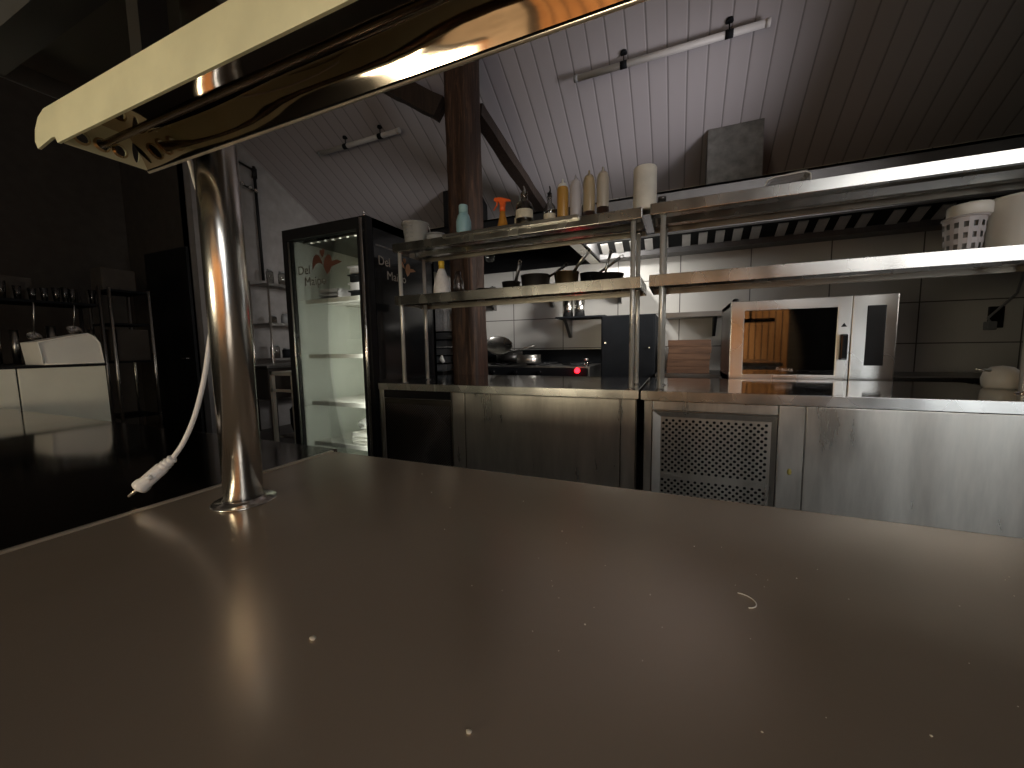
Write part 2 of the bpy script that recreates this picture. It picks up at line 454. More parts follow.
# plastered wall behind the camera with pine cladding in its lower middle part
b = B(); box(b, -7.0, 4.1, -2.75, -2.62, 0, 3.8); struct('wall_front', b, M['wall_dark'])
b = B(); x = -0.9
while x < 1.75:
    box(b, x, x + 0.085, -2.62, -2.595 - random.random() * 0.012, 0.02, 1.95); x += 0.105
struct('trim_2', b, M['plank_wood'])
b = B(); rbox(b, -1.3, 1.5, -2.62, -2.60, 1.99, 3.60, .004); b.free()
b = B(); rbox(b, -2.3, -1.0, -2.62, -2.60, .02, 1.50, .004); struct('trim_4', b, M['cream_plaster'])
b = B(); box(b, 2.36, 2.46, 2.30, 4.05, 0, 4.5); struct('wall_side', b, M['wall_dark'])  # unseen wall added to carry the side window
b = B(); box(b, 2.345, 2.36, 2.55, 3.75, 1.3, 2.55); w3 = struct('window_3', b, M['charcoal'])  # added window out of view, goes with the side beams
for y0, y1 in ((2.59, 3.13), (3.17, 3.71)):
    b = B(); box(b, 2.340, 2.345, y0, y1, 1.34, 2.51); obj('window_pane', b, M['window_side'], w3)
def window(n, x0, x1, z0, z1, mat):
    b = B()
    box(b, x0 - .06, x1 + .06, -2.60, -2.53, z0 - .06, z0); box(b, x0 - .06, x1 + .06, -2.60, -2.53, z1, z1 + .06)
    box(b, x0 - .06, x0, -2.60, -2.53, z0, z1); box(b, x1, x1 + .06, -2.60, -2.53, z0, z1)
    xm = (x0 + x1) / 2; box(b, xm - .025, xm + .025, -2.59, -2.54, z0, z1)
    w_ = struct('window_%d' % n, b, M['plank_wood'])
    b = B(); box(b, x0, x1, -2.588, -2.58, z0, z1)
    obj('window_pane', b, mat, w_)
window(1, 1.7, 3.6, 2.25, 3.45, M['window_cool'])
b = B(); box(b, 2.92, 3.0, -2.60, -2.53, 0, 2.16); box(b, 3.9, 3.98, -2.60, -2.53, 0, 2.16); box(b, 3.0, 3.9, -2.60, -2.53, 2.08, 2.16); box(b, 3.0, 3.9, -2.6, -2.53, 0, .12); box(b, 3.42, 3.48, -2.6, -2.53, .1, 2.1); d2 = struct('door_2', b, M['charcoal'])
for xa, xb in ((3.0, 3.42), (3.48, 3.9)):
    b = B(); box(b, xa, xb, -2.59, -2.58, .12, 2.08); obj('door_pane', b, M['window_door'], d2)
window(2, -2.15, -1.35, .85, 1.36, M['window_warm'])  # added warm window out of view, lights the cream lip
# dark doorway in the recess wall
b = B(); box(b, -6.44, -5.52, 2.87, 2.90, 0, 2.40); d1 = struct('door_1', b, M['black'])
b = B(); tube(b, [(-5.62, 2.83, 1.05), (-5.74, 2.83, 1.05)], 0.01); tube(b, [(-5.62, 2.87, 1.05), (-5.62, 2.83, 1.05)], 0.012); obj('door_handle', b, M['steel_dark'], d1)
# grey corner pillar
b = B(); box(b, -5.5, -5.38, 2.91, 3.12, 0, zc(3.1) - .01); struct('trim_1', b, M['wall_grey'])

# ------------------------------------------------------------------ timber frame
def rough_post(x0, x1, y0, y1, z0, z1, n=46):
    b = B(); seg = 28; rings = []
    cx, cy = (x0 + x1) / 2, (y0 + y1) / 2
    ph = [random.random() * 6 for _ in range(6)]
    for i in range(n + 1):
        z = z0 + (z1 - z0) * i / n
        s = 1.0 + 0.08 * max(0, (1.55 - z)) / 1.0 if z < 1.55 else 1.0
        ring = []
        for k in range(seg):
            a = 2 * PI * k / seg
            q = 1.0 / max(abs(math.cos(a)), abs(math.sin(a)))
            q = min(q, 1.22)
            r = 1 + 0.035 * math.sin(5 * a + ph[0] + z * 1.3) + 0.02 * math.sin(9 * a + ph[1] + z * 4) + 0.02 * random.random()
            ring.append(b.verts.new((cx + (x1 - x0) / 2 * q * r * s * math.cos(a), cy + (y1 - y0) / 2 * q * r * s * math.sin(a), z)))
        rings.append(ring)
    for a, c in zip(rings, rings[1:]):
        for k in range(seg):
            f = b.faces.new((a[k], a[(k + 1) % seg], c[(k + 1) % seg], c[k])); f.smooth = True
    b.faces.new(rings[0][::-1]); b.faces.new(rings[-1])
    return b
o = obj('timber_post', rough_post(-1.925, -1.670, 3.04, 3.29, 0, 4.02), M['post_wood'])
tag(o, 'tall rough dark brown timber post standing behind the long steel counter', 'post'); recenter(o)

def beam(p0, p1, wdt, hgt, name, label):
    p0, p1 = Vector(p0), Vector(p1); t = (p1 - p0).normalized()
    s = t.cross(Vector((0, 0, 1))).normalized(); u = s.cross(t)
    b = B(); vs = []
    n = 8
    rings = []
    for i in range(n + 1):
        c = p0.lerp(p1, i / n); j = 0.006
        rings.append([b.verts.new(c + s * a * wdt / 2 + u * e * hgt / 2 + Vector([random.uniform(-j, j) for _ in range(3)])) for a, e in ((-1, -1), (1, -1), (1, 1), (-1, 1))])
    for a, c in zip(rings, rings[1:]):
        for k in range(4): b.faces.new((a[k], a[(k + 1) % 4], c[(k + 1) % 4], c[k]))
    b.faces.new(rings[0][::-1]); b.faces.new(rings[-1])
    o = obj(name, b, M['beam_wood']); tag(o, label, 'beam'); recenter(o); return o
beam((-1.75, 3.31, 3.27), (-1.72, 5.10, 2.93), 0.12, 0.12, 'timber_brace', 'dark timber beam running down to the right from the post to the back wall')
beam((-2.01, 3.14, 3.245), (-2.75, 3.10, 3.72), 0.12, 0.17, 'timber_brace', 'dark timber brace rising to the left from the upper part of the post')

# ------------------------------------------------------------------ ceiling tubes (unlit)
def tube_lamp(x0, x1, label):
    y, z = 3.86, 3.645
    t = thing('tube_lamp', label, 'lamp', ((x0 + x1) / 2, y, z), 'slim tube lamps under the sloping ceiling')
    b = B(); tube(b, [(x0, y, z), (x1, y, z)], 0.028, 14); obj('tube', b, M['tube_white'], t)
    for xe, s in ((x0, -1), (x1, 1)):
        b = B(); tube(b, [(xe, y, z), (xe + s * .035, y, z)], 0.031, 14); obj('end_cap', b, M['grey_plastic'] if s < 0 else M['tube_white'], t)
    for xe in (x0 + .42, x1 - .25):
        b = B(); tube(b, [(xe, y, z + .02), (xe, y, zc(y) + .01)], 0.005, 6); tube(b, [(xe - .03, y, z), (xe + .03, y, z)], 0.0315, 12)
        tube(b, [(xe, y, zc(y) - .012), (xe, y, zc(y) + .01)], 0.03, 10)
        obj('hanger', b, M['charcoal'], t)
tube_lamp(-0.95, 0.555, 'slim white tube lamp under the ceiling, right of the timber post')
tube_lamp(-4.3, -3.08, 'slim tube lamp in the shade under the ceiling, left of the timber post')

# ------------------------------------------------------------------ near pass tables
def pass_table(name, label, x0, x1, y0, y1, mat, legs):
    t = thing(name, label, 'table', ((x0 + x1) / 2, (y0 + y1) / 2, 0))
    b = B(); rbox(b, x0, x1, y0, y1, 0.86, 0.90, 0.004, 3); obj('tabletop', b, mat, t)
    b = B(); box(b, x0 + .02, x1 - .02, y0 + .04, y1 - .04, 0.12, 0.86); obj('cabinet', b, M['steel'], t)
    for lx, ly in legs:
        b = B(); tube(b, [(lx, ly, 0), (lx, ly, .12)], 0.022); obj('leg', b, M['steel_dark'], t)
    return t
pt = pass_table('pass_table', 'large worn dark steel worktop in the foreground with fine scratches', -0.718, 1.1, -0.55, 0.632, M['table'],
           [(-.66, -.45), (1.0, -.45), (-.66, .55), (1.0, .55)])
lt = pass_table('pass_table', 'black glossy worktop left of the bright seam beside the steel pole', -2.88, -0.728, -0.55, 0.652, M['table_left'],
           [(-2.8, -.45), (-.80, -.45), (-2.8, .55), (-.80, .55)])
b = B(); rbox(b, -0.7275, -0.7185, -0.55, 0.632, 0.885, 0.9016, 0.001, 1)
obj('edge_strip', b, M['seam'], pt, 'bright metal seam strip')
# crumbs on the near table
rc = random.Random(11)
for i, (x, y, r) in enumerate([(-.264, .201, .0050), (-.111, .183, .0034), (-.43, .57, .0016), (-.067, .299, .0015), (.02, .47, .0013), (-.13, .45, .0014), (-.27, .40, .0013),
                               (.11, .44, .0012), (-.36, .50, .0015), (-.21, .52, .0012), (.14, .285, .0013), (-.02, .36, .001), (.22, .33, .001), (-.18, .31, .001), (-.30, .46, .001), (.05, .25, .0012)] + [(rc.uniform(-.15, .30), rc.uniform(.26, .52), .0007) for _ in range(34)]):
    b = B(); r *= .42; bmesh.ops.create_icosphere(b, subdivisions=2, radius=r)
    for v in b.verts: v.co = Vector((v.co.x * (1 + .4 * random.random()), v.co.y, v.co.z * .6)) * (1 + .2 * random.random())
    o = obj('crumb', b, M['crumb']); o.location = (x, y, .9 + r * .45)
    tag(o, 'tiny pale crumb lying on the worn dark foreground worktop', 'crumb', 'crumbs on the foreground worktop')
b = B(); tube(b, bez((.054, .392, .9008), (.068, .392, .9008), (.072, .375, .9008), (.060, .372, .9008), 10), 0.0005, 6)
o = obj('fibre', b, M['white_plastic']); tag(o, 'tiny curled white fibre lying on the foreground worktop', 'fibre'); recenter(o)

# ------------------------------------------------------------------ gantry over the pass: pole, shelf, heat lamp unit
g = thing('gantry_shelf', 'overhead steel gantry shelf carried by a polished round pole on the foreground table', 'shelf', (-0.61, 0.366, 0.9))
b = B(); tube(b, [(-.611, .366, .903), (-.611, .366, 1.60)], 0.0262, 40); obj('pole', b, M['chrome'], g)
b = B(); lathe(b, [(0.043, 0), (0.043, .0015), (.041, .0026), (.029, .003), (.0285, .006), (0.0265, .007)], (-.611, .366, .9005), 48); obj('flange', b, M['chrome'], g)
b = B(); rbox(b, -1.0, 1.1, 0.0, 0.40, 1.60, 1.64, 0.004); obj('shelf_board', b, M['steel_under'], g)
b = B(); prism(b, [(.235, 1.600), (.250, 1.572), (.290, 1.572), (.305, 1.600)], 'x', -1.0, 1.1); obj('stiffener', b, M['steel_dark'], g)
b = B(); box(b, -1.0, 1.1, -0.002, 0.004, 1.56, 1.64); box(b, -1.004, -1.0, 0.0, .40, 1.57, 1.64); obj('shelf_lip', b, M['steel_dark'], g)

h = thing('heat_lamp', 'long polished heat lamp unit under the gantry with cream front lip', 'lamp', (-0.7, 0.286, 1.388), )
X0, X1 = -0.705, 1.05
b = B()  # top panel and thin far lip
box(b, X0, X1, .245, .333, 1.432, 1.436); box(b, X0, X1, .3285, .333, 1.388, 1.434)
obj('housing', b, M['black_gloss'], h)
b = B()  # near lip with rounded free end projecting past the end plate
pts = [(-.762, 1.392), (-.768, 1.402), (-.764, 1.416), (-.752, 1.428), (-.735, 1.434), (X1, 1.434), (X1, 1.388), (-.708, 1.388), (-.713, 1.396), (-.722, 1.397)]
prism(b, pts, 'y', .2415, .2445); obj('front_lip', b, M['cream_strip'], h, 'cream coloured front lip')
b = B(); tube(b, [(X0 - .003, .3315, 1.3885), (X1, .3315, 1.3885)], 0.0022, 8); obj('rear_bead', b, M['seam'], h, 'thin bright rear edge')
# curved reflector sheet
b = B(); n = 14; nx = 60; grid = []
for i in range(nx + 1):
    x = X0 + .002 + (X1 - X0 - .004) * i / nx; row = []
    for j in range(n + 1):
        t = j / n
        u_ = min(t / .8, 1); y = .3275 - .0155 * u_ - .036 * max(0, t - .8) / .2; z = 1.389 + .037 * u_ + .002 * max(0, t - .8) / .2
        y += (0.0012 * math.sin(x * 24 + t * 3.0) + 0.0022 * math.sin(x * 9.0 + 1 - t * 1.5)) * min(1, t * 3) * (.35 + t)
        row.append(b.verts.new((x, y, z)))
    grid.append(row)
for i in range(nx):
    for j in range(n):
        f = b.faces.new((grid[i][j], grid[i + 1][j], grid[i + 1][j + 1], grid[i][j + 1])); f.smooth = True
obj('reflector', b, M['mirror'], h, 'curved polished reflector', recalc=False)
# end plate with three round holes and a slot
def plate_with_holes():
    b = B()
    def yz(p): return b.verts.new((X0, p[0], p[1]))
    outer = [(.246, 1.3885), (.3275, 1.3885), (.3275, 1.431), (.246, 1.431)]
    holes = [((.262, 1.402), .0065, .0065), ((.281, 1.402), .0065, .0065), ((.299, 1.402), .006, .0075), ((.270, 1.420), .004, .004), ((.316, 1.409), .0036, .015)]
    ed = []
    ov = [yz(p) for p in outer]
    for i in range(4): ed.append(b.edges.new((ov[i], ov[(i + 1) % 4])))
    for (c, ry, rz) in holes:
        hv = [yz((c[0] + ry * math.cos(2 * PI * k / 20), c[1] + rz * math.sin(2 * PI * k / 20))) for k in range(20)]
        for i in range(20): ed.append(b.edges.new((hv[i], hv[(i + 1) % 20])))
    bmesh.ops.triangle_fill(b, edges=ed, use_beauty=True)
    r = bmesh.ops.extrude_face_region(b, geom=b.faces[:])
    for v in [e for e in r['geom'] if isinstance(e, bmesh.types.BMVert)]: v.co.x += .002
    return b
ep = obj('end_plate', plate_with_holes(), M['cream_strip'], h, 'pale end plate with round holes and a slot')
for cy, cz, r in ((.262, 1.402, .0065), (.281, 1.402, .0065), (.299, 1.402, .0065)):
    b = B(); seg = 24
    for k in range(seg):
        a0, a1 = 2 * PI * k / seg, 2 * PI * (k + 1) / seg
        q = [b.verts.new((X0 + dx, cy + rr * math.cos(a), cz + rr * math.sin(a))) for dx, rr, a in ((.002, r + .0022, a0), (.002, r + .0022, a1), (.005, r, a1), (.005, r, a0))]
        f = b.faces.new(q); f.smooth = True
    bmesh.ops.remove_doubles(b, verts=b.verts, dist=1e-5)
    obj('grommet', b, M['copper'], ep)
b = B(); tube(b, [(X0 - .004, .281, 1.402), (X1, .281, 1.402)], 0.0042, 14); obj('heating_tube', b, M['heat_rod'], h, 'brown heating tube')
b = B(); tube(b, bez((-.56, .262, 1.424), (-.5, .256, 1.414), (-.42, .262, 1.412), (-.36, .262, 1.424), 16), 0.0012, 8); obj('wire', b, M['white_plastic'], h, 'thin white wire')
for xx in (-.60, .1, .8):
    b = B(); box(b, xx - .012, xx + .012, .28, .31, 1.434, 1.60); box(b, xx - .03, xx + .03, .27, .32, 1.434, 1.438)
    obj('hanging_bracket', b, M['steel_dark'], h)

# white power cable with plug, hanging from the unit
pc = thing('power_cable', 'white power cable with two-pin plug hanging from the heat lamp beside the pole', 'cable', (-.80, .33, .92))
key = [(-.752, .39, 1.475), (-.737, .40, 1.439), (-.724, .40, 1.398), (-.704, .40, 1.359), (-.688, .403, 1.307), (-.692, .402, 1.245), (-.706, .400, 1.198), (-.709, .39, 1.141), (-.704, .375, 1.084), (-.708, .36, 1.029), (-.716, .345, .988), (-.727, .333, .963)]
pts = []
for i in range(len(key) - 1):
    a, b_, c, d = [Vector(key[min(max(k, 0), len(key) - 1)]) for k in (i - 1, i, i + 1, i + 2)]
    for q_ in range(5):
        t_ = q_ / 5
        pts.append(0.5 * (2 * b_ + (c - a) * t_ + (2 * a - 5 * b_ + 4 * c - d) * t_ ** 2 + (3 * b_ - a - 3 * c + d) * t_ ** 3))
pts.append(Vector(key[-1]))
b = B(); tube(b, pts, 0.0036, 12); obj('cord', b, M['cable'], pc)
P0, P1 = Vector((-.727, .333, .963)), Vector((-.776, .293, .906))
ax = (P1 - P0).normalized(); q = ax.to_track_quat('Z', 'X').to_matrix()
b = B(); lathe(b, [(.0001, -.004), (.0055, -.003), (.0075, 0), (.0062, .003), (.0062, .005), (.0082, .006), (.0070, .009), (.0070, .011), (.0088, .012), (.0078, .015), (.0078, .017), (.0098, .019), (.0100, .050), (.0118, .054), (.0118, .060), (.0001, .0605)], P0, 20, q)
pl = obj('plug', b, M['cable'], pc)
side = ax.cross(Vector((0, 0, 1))).normalized()
b = B()
for s in (1, -1):
    c = P0 + ax * .034 + side * s * .0125
    bmesh.ops.create_icosphere(b, subdivisions=2, radius=.0045, matrix=Matrix.Translation(c))
obj('grip_lug', b, M['cable'], pl)
for s in (1, -1):
    b = B(); c = P0 + ax * .058 + side * s * .0042
    tube(b, [c, c + ax * .019], [.0021, .0019], 12); obj('pin', b, M['seam'], pl, 'metal plug pin')

# ------------------------------------------------------------------ long counters with refrigerated bases
F = 2.07
def vent_hole_discs(x0, x1, z0, z1, y, pitch, r):
    b = B(); row = 0; z = z0
    while z <= z1 + 1e-6:
        x = x0 + (pitch / 2 if row % 2 else 0)
        while x <= x1 + 1e-6:
            vs = [b.verts.new((x + r * math.cos(PI * k / 4), y, z + r * math.sin(PI * k / 4))) for k in range(8)]
            b.faces.new(vs[::-1]); x += pitch
        z += pitch / 2; row += 1
    return b

# left unit
cl = thing('counter', 'long steel refrigerated counter with smeared door, left of the dark gap', 'counter', (-1.06, 2.5, 0))
b = B(); rbox(b, -1.885, -.190, 2.055, 2.90, 0.857, 0.90, 0.003, 2); obj('worktop', b, M['steel_top'], cl)
b = B(); box(b, -1.885, -.190, 2.053, 2.056, 0.857, 0.899); obj('front_edge', b, M['steel_lip'], cl)
b = B(); box(b, -1.87, -.20, 2.09, 2.88, 0.12, 0.857); obj('body', b, M['steel_dark'], cl)
b = B()
b.free()
for xa, xb in ((-1.31, -1.222), (-.277, -.205), (-1.872, -1.858)):
    b = B(); rbox(b, xa, xb, 2.072, 2.092, .14, .852); obj('stile', b, M['steel_panel'], cl)
for xx in (-1.316, -1.2185, -.280, -.2035):
    b = B(); box(b, xx - .002, xx + .002, 2.068, 2.092, .14, .852); obj('edge_bead', b, M['chrome'], cl)
b = B(); rbox(b, -1.214, -.284, 2.068, 2.092, .14, .850, .003); dl = obj('door', b, M['steel_panel'], cl, 'smeared brushed steel door')
b = B(); rbox(b, -1.856, -1.32, 2.076, 2.092, .14, .795, .004); gl = obj('vent_grille', b, M['steel_grille'], cl, 'dark fine-meshed vent grille')
b = B()
# fine diamond mesh
xx = -1.84
for s in (1, -1):
    for k in range(-34, 52):
        a0 = -1.84 + k * .018
        za, zb = .20, .76
        xa, xb = a0, a0 + s * (zb - za)
        # clip to the panel
        lo, hi = -1.84, -1.335
        ta = 0; tb = 1
        dx = xb - xa
        t_lo = (lo - xa) / dx; t_hi = (hi - xa) / dx
        t0, t1 = min(t_lo, t_hi), max(t_lo, t_hi)
        ta, tb = max(0, t0), min(1, t1)
        if tb - ta < .03: continue
        p = (xa + dx * ta, 2.074, za + (zb - za) * ta); q2 = (xa + dx * tb, 2.074, za + (zb - za) * tb)
        tube(b, [p, q2], .0012, 4)
obj('wire_mesh', b, M['steel_dark'], gl)
b = B(); rbox(b, -1.856, -1.32, 2.074, 2.092, .80, .852, .003); obj('rail', b, M['black_gloss'], cl)
for lx in (-1.8, -.28):
    for ly in (2.2, 2.78):
        b = B(); tube(b, [(lx, ly, 0), (lx, ly, .12)], .022); obj('foot', b, M['steel_dark'], cl)
# slim panels left of the grille
b = B(); rbox(b, -1.886, -1.874, 2.06, 2.088, .0, .855, .002); obj('end_panel', b, M['steel'], cl)

# right unit
cr = thing('counter', 'long steel refrigerated counter with round-hole vent grille, right of the dark gap', 'counter', (.6, 2.5, 0))
XR = 1.41
b = B(); rbox(b, -.178, XR, 2.05, 2.90, 0.853, 0.90, 0.003, 2); obj('worktop', b, M['steel_top'], cr)
b = B(); box(b, -.178, XR, 2.048, 2.051, 0.854, 0.899); obj('front_edge', b, M['steel_lip'], cr)
b = B(); box(b, -.162, XR, 2.085, 2.88, 0.12, 0.853); obj('body', b, M['steel_dark'], cr)
for xa, xb in ((-.162, -.125), (.418, .515)):
    b = B(); rbox(b, xa, xb, 2.066, 2.088, .14, .848); obj('stile', b, M['steel_panel'], cr)
b = B(); rbox(b, -.122, .414, 2.068, 2.088, .803, .848); obj('rail', b, M['steel_panel'], cr)
b = B()
b.free()
for xx in (-.1235, .4165, .517):
    b = B(); box(b, xx - .0018, xx + .0018, 2.063, 2.088, .14, .850); obj('edge_bead', b, M['chrome'], cr)
b = B()
box(b, -.122, .415, 2.063, 2.088, .7985, .802)
obj('edge_bead', b, M['chrome'], cr)
# framed grille: sloping frame and recessed plate
b = B()
o_ = [(-.120, .796), (.412, .796), (.412, .14), (-.120, .14)]; i_ = [(-.082, .768), (.392, .768), (.392, .17), (-.082, .17)]
ov = [b.verts.new((p[0], 2.066, p[1])) for p in o_]; iv = [b.verts.new((p[0], 2.078, p[1])) for p in i_]
for k in range(4): b.faces.new((ov[k], ov[(k + 1) % 4], iv[(k + 1) % 4], iv[k]))
b.faces.new(iv)
gr = obj('vent_grille', b, M['steel_panel'], cr, 'steel vent grille with round holes')
obj('round_holes', vent_hole_discs(-.070, .382, .492, .756, 2.0775, .0305, .0072), M['dark_hole'], gr, recalc=False)  # flat dark discs painting the shade of the holes
obj('round_holes', vent_hole_discs(-.070, .382, .200, .448, 2.0775, .0305, .0072), M['dark_hole'], gr, recalc=False)
b = B()
for x0, nch in ((-.070, 9), (.293, 9)):
    for k in range(nch):
        x = x0 + k * .0105
        for s in (1, -1):
            tube(b, [(x, 2.0765, .470 + s * .012), (x + .006, 2.0765, .470)], .0012, 5)
obj('embossed_chevrons', b, M['steel'], gr)
b = B(); rbox(b, .519, XR, 2.064, 2.088, .14, .848, .003); obj('door', b, M['steel_panel'], cr, 'large brushed steel panel with swirling smears')
b = B(); lathe(b, [(0.0, .0022), (.006, .0016), (.009, 0)][::-1], (.466, 2.0652, .548), 16, Matrix(((1, 0, 0), (0, 0, -1), (0, 1.7, 0)))); obj('stain', b, M['stain'], cr, 'small yellow dried spill')
for lx in (-.08, 1.3):
    for ly in (2.2, 2.78):
        b = B(); tube(b, [(lx, ly, 0), (lx, ly, .12)], .022); obj('foot', b, M['steel_dark'], cr)

# ------------------------------------------------------------------ two-tier over-shelves
def overshelf(label, x0, x1, legs, z1, z2, lipmat_low, loc):
    t = thing('over_shelf', label, 'shelf', loc)
    for nm, z, lh in (('lower_shelf', z1, .056), ('upper_shelf', z2, .050)):
        b = B(); rbox(b, x0, x1, F, 2.42, z - .006, z, .002, 1)
        box(b, x0, x1, 2.412, 2.42, z - lh, z - .004)
        s_ = obj(nm, b, M['steel_under'], t)
        b = B(); rbox(b, x0, x1, F - .004, F + .006, z - lh, z + .001, .002, 2)
        box(b, x0, x0 + .004, F, 2.42, z - lh, z); box(b, x1 - .004, x1, F, 2.42, z - lh, z)
        obj('lip', b, lipmat_low, s_)
        b = B()
        for y in (2.16, 2.33):
            prism(b, [(y - .04, z - .006), (y - .025, z - .036), (y + .025, z - .036), (y + .04, z - .006)], 'x', x0 + .01, x1 - .01)
        obj('stiffener', b, lipmat_low, s_)
    for lx in legs:
        for ly in (2.105, 2.365):
            b = B(); tube(b, [(lx, ly, .900), (lx, ly, z2 - .05)], .0125, 20)
            l_ = obj('pole', b, M['tube_steel'], t)
            b = B(); lathe(b, [(.022, 0), (.022, .003), (.014, .006), (.0128, .008)], (lx, ly, .9003), 20); obj('foot', b, M['chrome'], l_)
            b = B(); tube(b, [(lx, ly, z1 - .012), (lx, ly, z1 - .0065)], .019, 16); tube(b, [(lx, ly, z2 - .052), (lx, ly, z2 - .042)], .017, 16); obj('collar', b, M['chrome'], l_)
    return t
osl = overshelf('two-tier steel over-shelf holding bottles, on the counter left of the dark gap', -1.725, -.188, [-1.70, -.232], 1.470, 1.802, M['steel_lip'], (-.95, 2.24, .9))
b = B(); rbox(b, -1.33, -.50, 2.045, 2.064, 1.787, 1.809, .004); lb = obj('light_bar', b, M['steel'], osl, 'slim metal light bar along the front edge')
b = B(); box(b, -1.30, -.53, 2.0435, 2.0455, 1.789, 1.796); obj('lens', b, M['steel_dark'], lb)
osr = overshelf('two-tier steel over-shelf with bright front edges, on the counter right of the dark gap', -.150, 1.40, [-.092, 1.34], 1.472, 1.810, M['steel_lip'], (.62, 2.24, .9))

# ------------------------------------------------------------------ things on the left upper shelf
SZ = 1.8022
def bucket(x, y, r, hgt):
    t = thing('food_tub', 'white plastic food tub with printed side, leftmost on the upper shelf', 'tub', (x, y, SZ))
    b = B(); lathe(b, [(.0001, 0), (r * .76, 0), (r * .8, .004), (r * .97, hgt), (r * 1.05, hgt), (r * 1.05, hgt + .008), (r * .95, hgt + .008), (r * .93, hgt - .006), (r * .78, .006), (.0001, .006)], (x, y, SZ), 32); obj('tub', b, M['clear'], t)
    b = B()
    for k in range(9):
        a0 = -2.2 + k * .13; rr = r * .93 + .0015
        if k % 3 == 2: continue
        for zz in (.045, .07, .095, .115):
            rr = r * (.8 + .17 * zz / hgt) + .0012
            vs = [b.verts.new((x + rr * math.cos(a), y + rr * math.sin(a), SZ + zz + dz)) for a, dz in ((a0, 0), (a0 + .1, 0), (a0 + .1, .010), (a0, .010))]
            b.faces.new(vs)
    obj('print', b, M['grey_plastic'], t)
    b = B(); tube(b, [(x + r * 1.05 * math.cos(a), y + r * 1.05 * math.sin(a), SZ + hgt - .012 - .05 * math.sin((a - .2) / 2.6 * PI)) for a in [.2 + 2.6 * i / 16 for i in range(17)]], .0018, 6)
    obj('handle', b, M['white_plastic'], t)
bucket(-1.635, 2.20, .088, .14)
def low_tub(x, r, h, lab, m):
    t = thing('lidded_tub', lab, 'tub', (x, 2.2, SZ))
    b = B(); lathe(b, [(.0001, 0), (r * .85, 0), (r, h * .8), (.0001, h * .8)], (x, 2.2, SZ), 28); obj('tub', b, M['clear'], t)
    b = B(); lathe(b, [(r * 1.06, h * .8), (r * 1.06, h * .93), (r * .98, h), (.0001, h)], (x, 2.2, SZ), 28); obj('lid', b, m, t)
low_tub(-1.475 - .0, .066, .062, 'low clear tub with grey lid next to the white food tub', M['grey_plastic'])
low_tub(-1.335 + .0, .055, .030, 'shallow white-lidded dish between the grey-lidded tub and the teal bottle', M['white_plastic'])

def lathe_thing(nm, lab, cat, x, y, z, parts, group=None):
    t = thing(nm, lab, cat, (x, y, z), group)
    for pn, prof, mat in parts:
        b = B(); lathe(b, prof, (x, y, z), 28); obj(pn, b, M[mat], t)
    return t
GB = 'bottles along the upper left shelf'
lathe_thing('squeeze_bottle', 'pale teal plastic bottle with teal cap in front of the timber post', 'bottle', -1.245, 2.16, SZ, [
    ('bottle', [(.0001, 0), (.036, 0), (.042, .006), (.044, .03), (.047, .07), (.046, .10), (.036, .135), (.026, .150), (.0001, .151)], 'teal'),
    ('cap', [(.0001, .150), (.028, .150), (.028, .192), (.025, .198), (.0001, .198)], 'teal_cap')], GB)
# spray bottle
sx, sy = -.985, 2.17
t = thing('spray_bottle', 'amber spray bottle with bright orange trigger head', 'bottle', (sx, sy, SZ), GB)
b = B(); lathe(b, [(.0001, 0), (.034, 0), (.037, .005), (.034, .035), (.022, .085), (.016, .12), (.014, .13), (.0001, .13)], (sx, sy, SZ), 26); obj('bottle', b, M['amber'], t)
b = B(); lathe(b, [(.0001, .125), (.0175, .125), (.0175, .152), (.013, .158), (.0001, .158)], (sx, sy, SZ), 20); obj('collar', b, M['orange'], t)
b = B()
prism(b, [(sx + .022, SZ + .178), (sx + .05, SZ + .176), (sx + .052, SZ + .184), (sx + .02, SZ + .196), (sx - .01, SZ + .206), (sx - .048, SZ + .208), (sx - .052, SZ + .196), (sx - .045, SZ + .186), (sx - .018, SZ + .184), (sx - .012, SZ + .155), (sx + .014, SZ + .155)], 'y', sy - .010, sy + .010)
obj('spray_head', b, M['orange'], t)
b = B(); tube(b, [(sx - .030, sy, SZ + .188), (sx - .038, sy, SZ + .165), (sx - .058, sy, SZ + .140)], [.006, .005, .004], 8, flat=1.4); obj('trigger', b, M['orange'], t)

